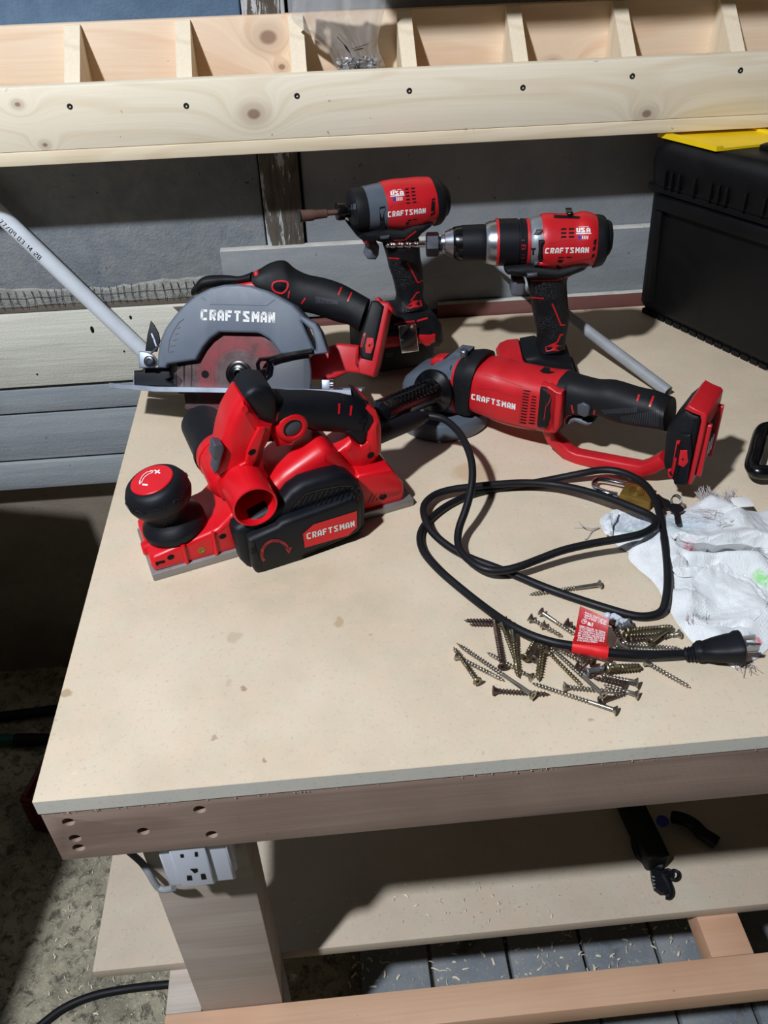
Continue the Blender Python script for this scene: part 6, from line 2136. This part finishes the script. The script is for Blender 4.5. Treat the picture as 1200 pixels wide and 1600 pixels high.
# ================================================================== PIPES
def rod(name, p0, p1, r_, mat, label, cat, open_end=True):
    p0, p1 = Vector(p0), Vector(p1)
    o = empty(name, p0, 0, label=label, cat=cat)
    bm = B()
    d = (p1 - p0)
    L_ = d.length
    lathe(bm, (0, 0, 0), d, [(.02, r_ * .82), (0, r_ * .84), (0, r_), (L_, r_), (L_, r_ * .84), (L_ - .02, r_ * .82)], 28, caps=False)
    return o, fin('tube_wall', bm, mat, o, 40)


pA, pB = PY(231, 556, 1.234), PY(-6, 329, 1.238)
dd_ = (pB - pA).normalized()
pvc, pw_ = rod('pvc_pipe', pA, pA + dd_ * .75, .0118, PVC, 'white plastic pipe with printed digits leaning on the wall behind the saw', 'pipe')
# its print
class Flat(Tool):
    def __init__(s, root):
        s.o = Vector(root.location)
        s.yaw = 0
        s.ex = Vector((1, 0, 0))
        s.n = Vector((0, -1, 0))
        s.ez = Vector((0, 0, 1))
        s.root = root
        s.bvh = {}
        s.ob = {}
        s.cam = s.loc(CAM)


fl = Flat(pvc)
bm = B()
bm.from_mesh(pw_.data)
fl.bvh['tube_wall'] = BVHTree.FromBMesh(bm)
bm.free()
kv = crop(0, 300, 10)
fl.text('printed_digits', '77/09 03:14:28', kv((20, 420), (650, 1010), (610, 1060), (-20, 470)), ['tube_wall'], BPR, .13, TH, gap=.22)
gA, gB = PZ(1044, 612, T + .0085), PY(774, 408, 1.2355)
rod('gray_conduit', gA, gB + (gB - gA).normalized() * .0, .0078, PVG, 'gray conduit pipe leaning from the bench up to the wall behind the drill', 'pipe')

# ================================================================== PLASTIC BAG ON THE SHELF
kb_ = crop(430, 0, 5.217)
t = NT('clear_bag_film')
tr = t.n('ShaderNodeBsdfTransparent', ins={0: (.93, .94, .95, 1)})
gl = t.n('ShaderNodeBsdfGlossy', ins={0: (1, 1, 1, 1), 1: .2})
df = t.n('ShaderNodeBsdfTranslucent', ins={0: (.93, .94, .95, 1)})
df2 = t.n('ShaderNodeBsdfDiffuse', ins={0: (.92, .93, .95, 1)})
fr = t.n('ShaderNodeFresnel', ins={0: 1.5})
m0 = t.n('ShaderNodeMixShader', ins={0: .5})
t.t.links.new(df.outputs[0], m0.inputs[1])
t.t.links.new(df2.outputs[0], m0.inputs[2])
m1 = t.n('ShaderNodeMixShader', ins={0: .3})
t.t.links.new(tr.outputs[0], m1.inputs[1])
t.t.links.new(m0.outputs[0], m1.inputs[2])
m2 = t.n('ShaderNodeMixShader')
t.t.links.new(t.math('ADD', t.math('MULTIPLY', fr.outputs[0], 1.0), 0.05), m2.inputs[0])
t.t.links.new(m1.outputs[0], m2.inputs[1])
t.t.links.new(gl.outputs[0], m2.inputs[2])
t.t.links.new(m2.outputs[0], t.t.nodes['Material Output'].inputs[0])
BAG = t.m
# rows from top to bottom: left px, right px, depth of the row
rows = [((128, -140), (960, -150), 1.200), ((134, -70), (930, -70), 1.201), ((138, 0), (905, 0), 1.202), ((140, 90), (890, 90), 1.203), ((138, 160), (870, 170), 1.205), ((215, 235), (850, 250), 1.208), ((360, 350), (835, 340), 1.210), ((440, 440), (850, 430), 1.211), ((480, 530), (890, 520), 1.212), ((500, 600), (880, 600), 1.212), ((520, 660), (870, 660), 1.212)]
bag_o = PY(*kb_(690, 600), 1.21)
bag = empty('plastic_bag', bag_o, 0, label='crumpled clear plastic bag hanging in the third compartment of the pine shelf', cat='bag')
rows2 = catmull([(a[0], a[1], b_[0], b_[1], y) for a, b_, y in rows], 5)
bm = B()
g = []
NU = 46
for j, (ax_, ay, bx, by, y) in enumerate(rows2):
    row = []
    v_ = j / (len(rows2) - 1)
    for i in range(NU + 1):
        u = i / NU
        px, py = ax_ + (bx - ax_) * u, ay + (by - ay) * u
        cr = .18 + 1.8 * max(0, v_ - .45)
        wr = cr * (.006 * mn.noise(Vector((u * 5, v_ * 6, 2))) + .004 * mn.noise(Vector((u * 14 + v_ * 5, v_ * 8, 7))) + (.003 * mn.noise(Vector((u * 34, v_ * 16, 3))) if v_ > .4 else 0)) - .010 * math.sin(math.pi * u) * (.4 + .6 * (1 - v_))
        wr -= .010 * math.exp(-((u - .13) / .05) ** 2) * min(1, v_ * 1.6) + .008 * math.exp(-((u - .9) / .04) ** 2) * min(1, v_ * 1.4) - .006 * math.exp(-((u - .5 - .2 * v_) / .05) ** 2)
        yy_ = min(1.2395, max(1.181, y + wr))
        row.append(bm.verts.new(PY(*kb_(px, py), yy_) - bag_o))
    g.append(row)
for j in range(len(g) - 1):
    for i in range(NU):
        bm.faces.new((g[j][i], g[j][i + 1], g[j + 1][i + 1], g[j + 1][i]))
fin('bag_film', bm, BAG, bag, 60)
# gathered, crumpled bottom with dark print fragments
bm = B()
for k_ in range(7):
    gg = []
    for j in range(9):
        rw = []
        for i in range(9):
            u, v_ = i / 8, j / 8
            px = 560 + k_ * 42 + (u - .5) * 120 + 30 * mn.noise(Vector((u * 3, v_ * 3, k_ * 9.1)))
            py = 470 + v_ * 150 + 20 * mn.noise(Vector((u * 4, v_ * 2, k_ * 5.3)))
            yy_ = 1.1995 + .012 * mn.noise(Vector((u * 6, v_ * 5, k_ * 3.7))) + .006 * mn.noise(Vector((u * 14, v_ * 12, k_)))
            rw.append(bm.verts.new(PY(*kb_(px, py), max(1.181, yy_)) - bag_o))
        gg.append(rw)
    for j in range(8):
        for i in range(8):
            bm.faces.new((gg[j][i], gg[j][i + 1], gg[j + 1][i + 1], gg[j + 1][i]))
fin('bag_gathers', bm, BAG, bag, 60)
fb = Flat(bag)
bm = B()
for nm in ('bag_film', 'bag_gathers'):
    bm.from_mesh(bpy.data.objects[nm].data)
fb.bvh['film'] = BVHTree.FromBMesh(bm)
bm.free()
fb.decal('bag_print', [('l', kb_((505, 300), (545, 345), (580, 380), (605, 425)), 1.2), ('l', kb_((565, 370), (610, 430)), 2.4), ('l', kb_((610, 440), (640, 490), (690, 560)), .8), ('l', kb_((620, 400), (700, 375), (765, 352)), .7), ('l', kb_((640, 412), (720, 390)), 1.4), ('l', kb_((700, 520), (680, 560)), .9), ('l', kb_((745, 545), (775, 575)), .9)], ['film'], BPR, .0006)

# ================================================================== POWER OUTLET ON THE LEG
ko = crop(200, 1290, 4.615)
YL = 0.451
out = Tool('power_outlet', (-.16, YL - .0006, .75), 0, label='white surface power outlet with two sockets screwed to the front leg', cat='power outlet')
dO = .030
oq = [out.uv(p, dO) for p in ko((225, 240), (285, 442), (765, 398), (785, 380), (745, 165))]
ZT = .7088 - .75
x0, x1 = out.uv(ko(288, 442), dO)[0], out.uv(ko(785, 385), dO)[0]
z0 = out.uv(ko(500, 428), dO)[1]
bm = B()
extr(bm, [(x0, z0), (x1, z0), (x1, ZT), (x0, ZT)], 0.0, dO - .006, .008)
out.add('back_box', bm, WHT)
bm = B()
extr(bm, [(x0 + .001, z0 + .0015), (x1 - .001, z0 + .0015), (x1 - .001, ZT - .0005), (x0 + .001, ZT - .0005)], dO - .0058, dO, .004)
out.add('cover_plate', bm, WHT)
xa, xb = out.uv(ko(378, 410), dO)[0], out.uv(ko(632, 395), dO)[0]
bm = B()
extr(bm, [(xa, z0 + .004), (xb, z0 + .004), (xb, ZT - .001), (xa, ZT - .001)], dO, dO + .0035, .002)
out.add('socket_face', bm, WHT)
out.decal('socket_slots', [('q', ko((424, 358), (456, 356), (464, 392), (426, 394))), ('q', ko((524, 346), (554, 343), (566, 384), (530, 388))), ('q', ko((446, 310), (500, 306), (502, 330), (480, 342), (456, 338))[:4]), ('q', ko((375, 205), (398, 202), (402, 228), (380, 230))), ('q', ko((480, 188), (500, 186), (504, 220), (482, 222)))], ['socket_face', 'cover_plate'], HOLE, .0004)
bm = B()
cb = [Vector(out.loc(PY(*ko(x, y), Yc))) for x, y, Yc in ((330, 448, .434), (270, 462, .437), (225, 450, .440), (190, 410, .442), (150, 340, .446), (100, 270, .452), (40, 215, .458), (-10, 170, .462), (-30, 120, .466))]
tube(bm, [Vector(p) for p in catmull([tuple(p) for p in cb], 4)], .0033, 10)
out.add('supply_cable', bm, CLR, label='gray supply cable')

# ================================================================== THINGS ON THE LOWER SHELF
kl = crop(940, 1240, 5.4545)
SZ = 0.2915 + .0182
ch = Tool('battery_charger', PZ(*kl(490, 480), SZ + .0006), R(6), label='dark charger with a blue light lens lying in shadow on the lower shelf', cat='charger')
q = [PZ(*kl(x, y), SZ + .03) for x, y in ((390, 560), (600, 540), (610, 60), (400, 60))]
bm = B()
u_ = [ch.loc(p) for p in q]
lo_x, hi_x = u_[0].x, u_[1].x
box(bm, (lo_x, min(u_[0].y, u_[1].y), 0.0005), (hi_x, u_[2].y + .03, .032), .006)
ch.add('charger_body', bm, BOX)
bm = B()
lathe(bm, ch.loc(PZ(*kl(520, 235), SZ + .0322)), (0, 0, 1), [(-.001, .0085), (.001, .0085), (.0016, .007)], 20)
ch.add('lens', bm, BLU, label='blue lens')
bm = B()
w_ = [ch.loc(PZ(*kl(x, y), z)) for x, y, z in ((390, 300, SZ + .012), (310, 340, SZ + .014), (300, 420, SZ + .010), (340, 520, SZ + .008), (430, 590, SZ + .008), (520, 620, SZ + .009))]
tube(bm, [Vector(p) for p in catmull([tuple(p) for p in w_], 4)], .008, 10)
w_ = [ch.loc(PZ(*kl(x, y), z)) for x, y, z in ((610, 200, SZ + .014), (700, 220, SZ + .02), (790, 270, SZ + .016), (860, 340, SZ + .012), (940, 390, SZ + .009), (985, 420, SZ + .008))]
tube(bm, [Vector(p) for p in catmull([tuple(p) for p in w_], 4)], .009, 10)
ch.add('charger_leads', bm, BOX)
st = Tool('shoulder_strap', PZ(*kl(500, 760), SZ), 0, label='small black ridged strap end with a thin cord loop on the lower shelf', cat='strap')
bm = B()
ol = [ch_ for ch_ in kl((410, 650), (470, 640), (525, 690), (545, 780), (552, 840), (545, 870), (500, 870), (445, 830), (420, 740))]
pp = [st.loc(PZ(x, y, SZ)) for x, y in ol]
rg = []
for z in (.0006, .009):
    rg.append([bm.verts.new((p.x, p.y, z)) for p in pp])
skin(bm, rg)
st.add('strap_end', bm, BLKP)
bm = B()
for i in range(4):
    a, b_ = st.loc(PZ(*kl(430 + 4 * i, 705 + 32 * i), SZ + .0095)), st.loc(PZ(*kl(452 + 2 * i, 712 + 30 * i), SZ + .0095))
    tube(bm, [a, b_], .0008, 5)
st.add('ridges', bm, CLR)
bm = B()
w_ = [st.loc(PZ(*kl(x, y), SZ + .006)) for x, y in ((525, 700), (560, 760), (585, 830), (575, 870), (548, 868))]
tube(bm, [Vector(p) for p in catmull([tuple(p) for p in w_], 4)], .005, 10)
w_ = [st.loc(PZ(*kl(x, y), SZ + .009)) for x, y in ((500, 690), (560, 690), (610, 655), (650, 670), (655, 710), (625, 735), (590, 725), (600, 680), (570, 650), (530, 660))]
tube(bm, [Vector(p) for p in catmull([tuple(p) for p in w_], 5)], .0022, 8)
st.add('cord_loop', bm, BLKP)

# ================================================================== THINGS ON THE FLOOR AT THE LEFT
def floor_tube(name, px, r_, mat, label, cat, z=None):
    z = r_ + .0006 if z is None else z
    w_ = [PZ(x, y, z) for x, y in px]
    o = empty(name, (w_[0].x, w_[0].y, 0), 0, label=label, cat=cat)
    bm = B()
    tube(bm, [Vector(p) - o.location for p in catmull([tuple(p) for p in w_], 5)], r_, 14)
    fin('tube_wall', bm, mat, o, 50)
    return o


floor_tube('black_hose', [(-150, 1130), (-60, 1126), (0, 1120), (50, 1114), (120, 1105), (220, 1096)], .0105, BLK, 'black hose lying along the foot of the wall behind the bench corner', 'hose')
gh = floor_tube('green_hose', [(-160, 1150), (-60, 1154), (0, 1156), (25, 1157)], .0115, GRN, 'dark green garden hose ending in a gray connector on the floor', 'hose')
bm = B()
a, b_ = PZ(24, 1157, .014) - gh.location, PZ(50, 1156, .014) - gh.location
lathe(bm, a, b_ - a, [(0, .0118), (0, .0135), ((b_ - a).length, .0135), ((b_ - a).length, .0125), ((b_ - a).length + .005, .0125), ((b_ - a).length + .03, .0110), ((b_ - a).length + .05, .009)], 24)
fin('connector', bm, BLKP, gh, 40, 'black and gray hose connector')
floor_tube('black_cable', [(20, 1640), (66, 1600), (100, 1575), (145, 1556), (200, 1545), (264, 1538), (330, 1534), (420, 1530)], .0062, BLK, 'black cable curving over the floor in front of the lower shelf', 'cable')
# crate under the bench corner
c0_, c1_ = PZ(29, 1250, .1), PZ(80, 1160, .1)
CO = Vector((c0_.x, c0_.y, 0.0))
crate = empty('plastic_crate', (CO.x, CO.y, 0), math.atan2(c1_.y - c0_.y, c1_.x - c0_.x) - math.pi / 2, label='dark red plastic crate under the left corner of the bench', cat='crate')
cx0 = Vector((.0, .0, 0))
bm = B()
W_, D_, H_ = .20, .26, .10
ox, oy = .0, .0
for (x0_, x1_, y0_, y1_) in ((0, W_, 0, .008), (0, W_, D_ - .008, D_), (0, .008, .008, D_ - .008), (W_ - .008, W_, .008, D_ - .008)):
    for (zz0, zz1) in ((.001, .02), (.08, .1)):
        box(bm, (x0_ + ox, y0_ + oy, zz0), (x1_ + ox, y1_ + oy, zz1), .002)
for i in range(11):
    for (y0_, y1_) in ((0, .007), (D_ - .007, D_)):
        box(bm, (ox + i * (W_ - .012) / 10, y0_ + oy, .0202), (ox + i * (W_ - .012) / 10 + .012, y1_ + oy, .0798), .0)
for i in range(9):
    for (x0_, x1_) in ((0, .007), (W_ - .007, W_)):
        box(bm, (ox + x0_, oy + .009 + i * (D_ - .03) / 8, .0202), (ox + x1_, oy + .009 + i * (D_ - .03) / 8 + .012, .0798), .0)
box(bm, (ox + .009, oy + .009, .001), (ox + W_ - .009, oy + D_ - .009, .006), .0)
fin('crate_shell', bm, CRT, crate, 30)

# ================================================================== SAWDUST AND TORN FIBRES
def curl(bm, p, L, w):
    """a small curled wood shaving"""
    a0, k_ = random.uniform(0, 6.28), random.uniform(-1.5, 1.5)
    lp, rp_ = [], []
    q = Vector(p)
    n_ = 5
    for i in range(n_):
        d = Vector((math.cos(a0 + k_ * i / n_), math.sin(a0 + k_ * i / n_), 0))
        nn = Vector((-d.y, d.x, 0)) * w / 2
        z = Vector((0, 0, .0005 + .002 * math.sin(math.pi * i / (n_ - 1))))
        lp.append(bm.verts.new(q + nn + z))
        rp_.append(bm.verts.new(q - nn + z * .6))
        q = q + d * L / n_
    for i in range(n_ - 1):
        bm.faces.new((lp[i], lp[i + 1], rp_[i + 1], rp_[i]))


SHV = plastic('pale_shaving', (226, 214, 190), 0.8, 0.08, 500, 0.05)
bm = B()
for i in range(70):
    px, py = random.gauss(700, 150), random.gauss(1425, 28)
    p = PZ(px, py, SZ + .0004)
    if 0.515 < p.y < 1.0 and p.x > -.3:
        curl(bm, p, random.uniform(.002, .009), random.uniform(.0006, .0016))
for i in range(30):
    p = PZ(random.uniform(460, 1180), random.uniform(1330, 1470), SZ + .0004)
    if 0.515 < p.y < 1.0:
        curl(bm, p, random.uniform(.001, .004), random.uniform(.0005, .001))
o = fin('shelf_shavings', bm, SHV, None, 0)
setp(o, 'pale wood shavings scattered on the lower shelf of the workbench', 'shavings', kind='stuff')
bm = B()
for i in range(150):
    p = PZ(random.uniform(540, 1080), random.uniform(1440, 1545), .021)
    curl(bm, p, random.uniform(.004, .016), random.uniform(.001, .003))
for i in range(160):
    p = PZ(random.uniform(70, 280), random.uniform(1340, 1610), .0006)
    curl(bm, p, random.uniform(.003, .012), random.uniform(.0008, .0022))
o = fin('floor_shavings', bm, SHV, None, 0)
setp(o, 'pale wood shavings on the concrete floor and pavers under the bench', 'shavings', kind='stuff')
bm = B()
for i in range(120):
    x = X0 + .003 + (X1 - X0 - .01) * random.random() ** 1.3
    c = Vector((x, Y0 - .0012, .7815 + random.uniform(-.0006, .0006))) - BENCH
    r_ = random.uniform(.0002, .0007)
    lathe(bm, c - Vector((0, 0, r_)), (random.uniform(-.5, .5), -.2, 1), [(0, r_ * .4), (r_ * .6, r_), (r_ * 1.6, r_ * .5)], 5)
setp(fin('torn_fibres', bm, MDFS, bench, 0), kind='stuff')
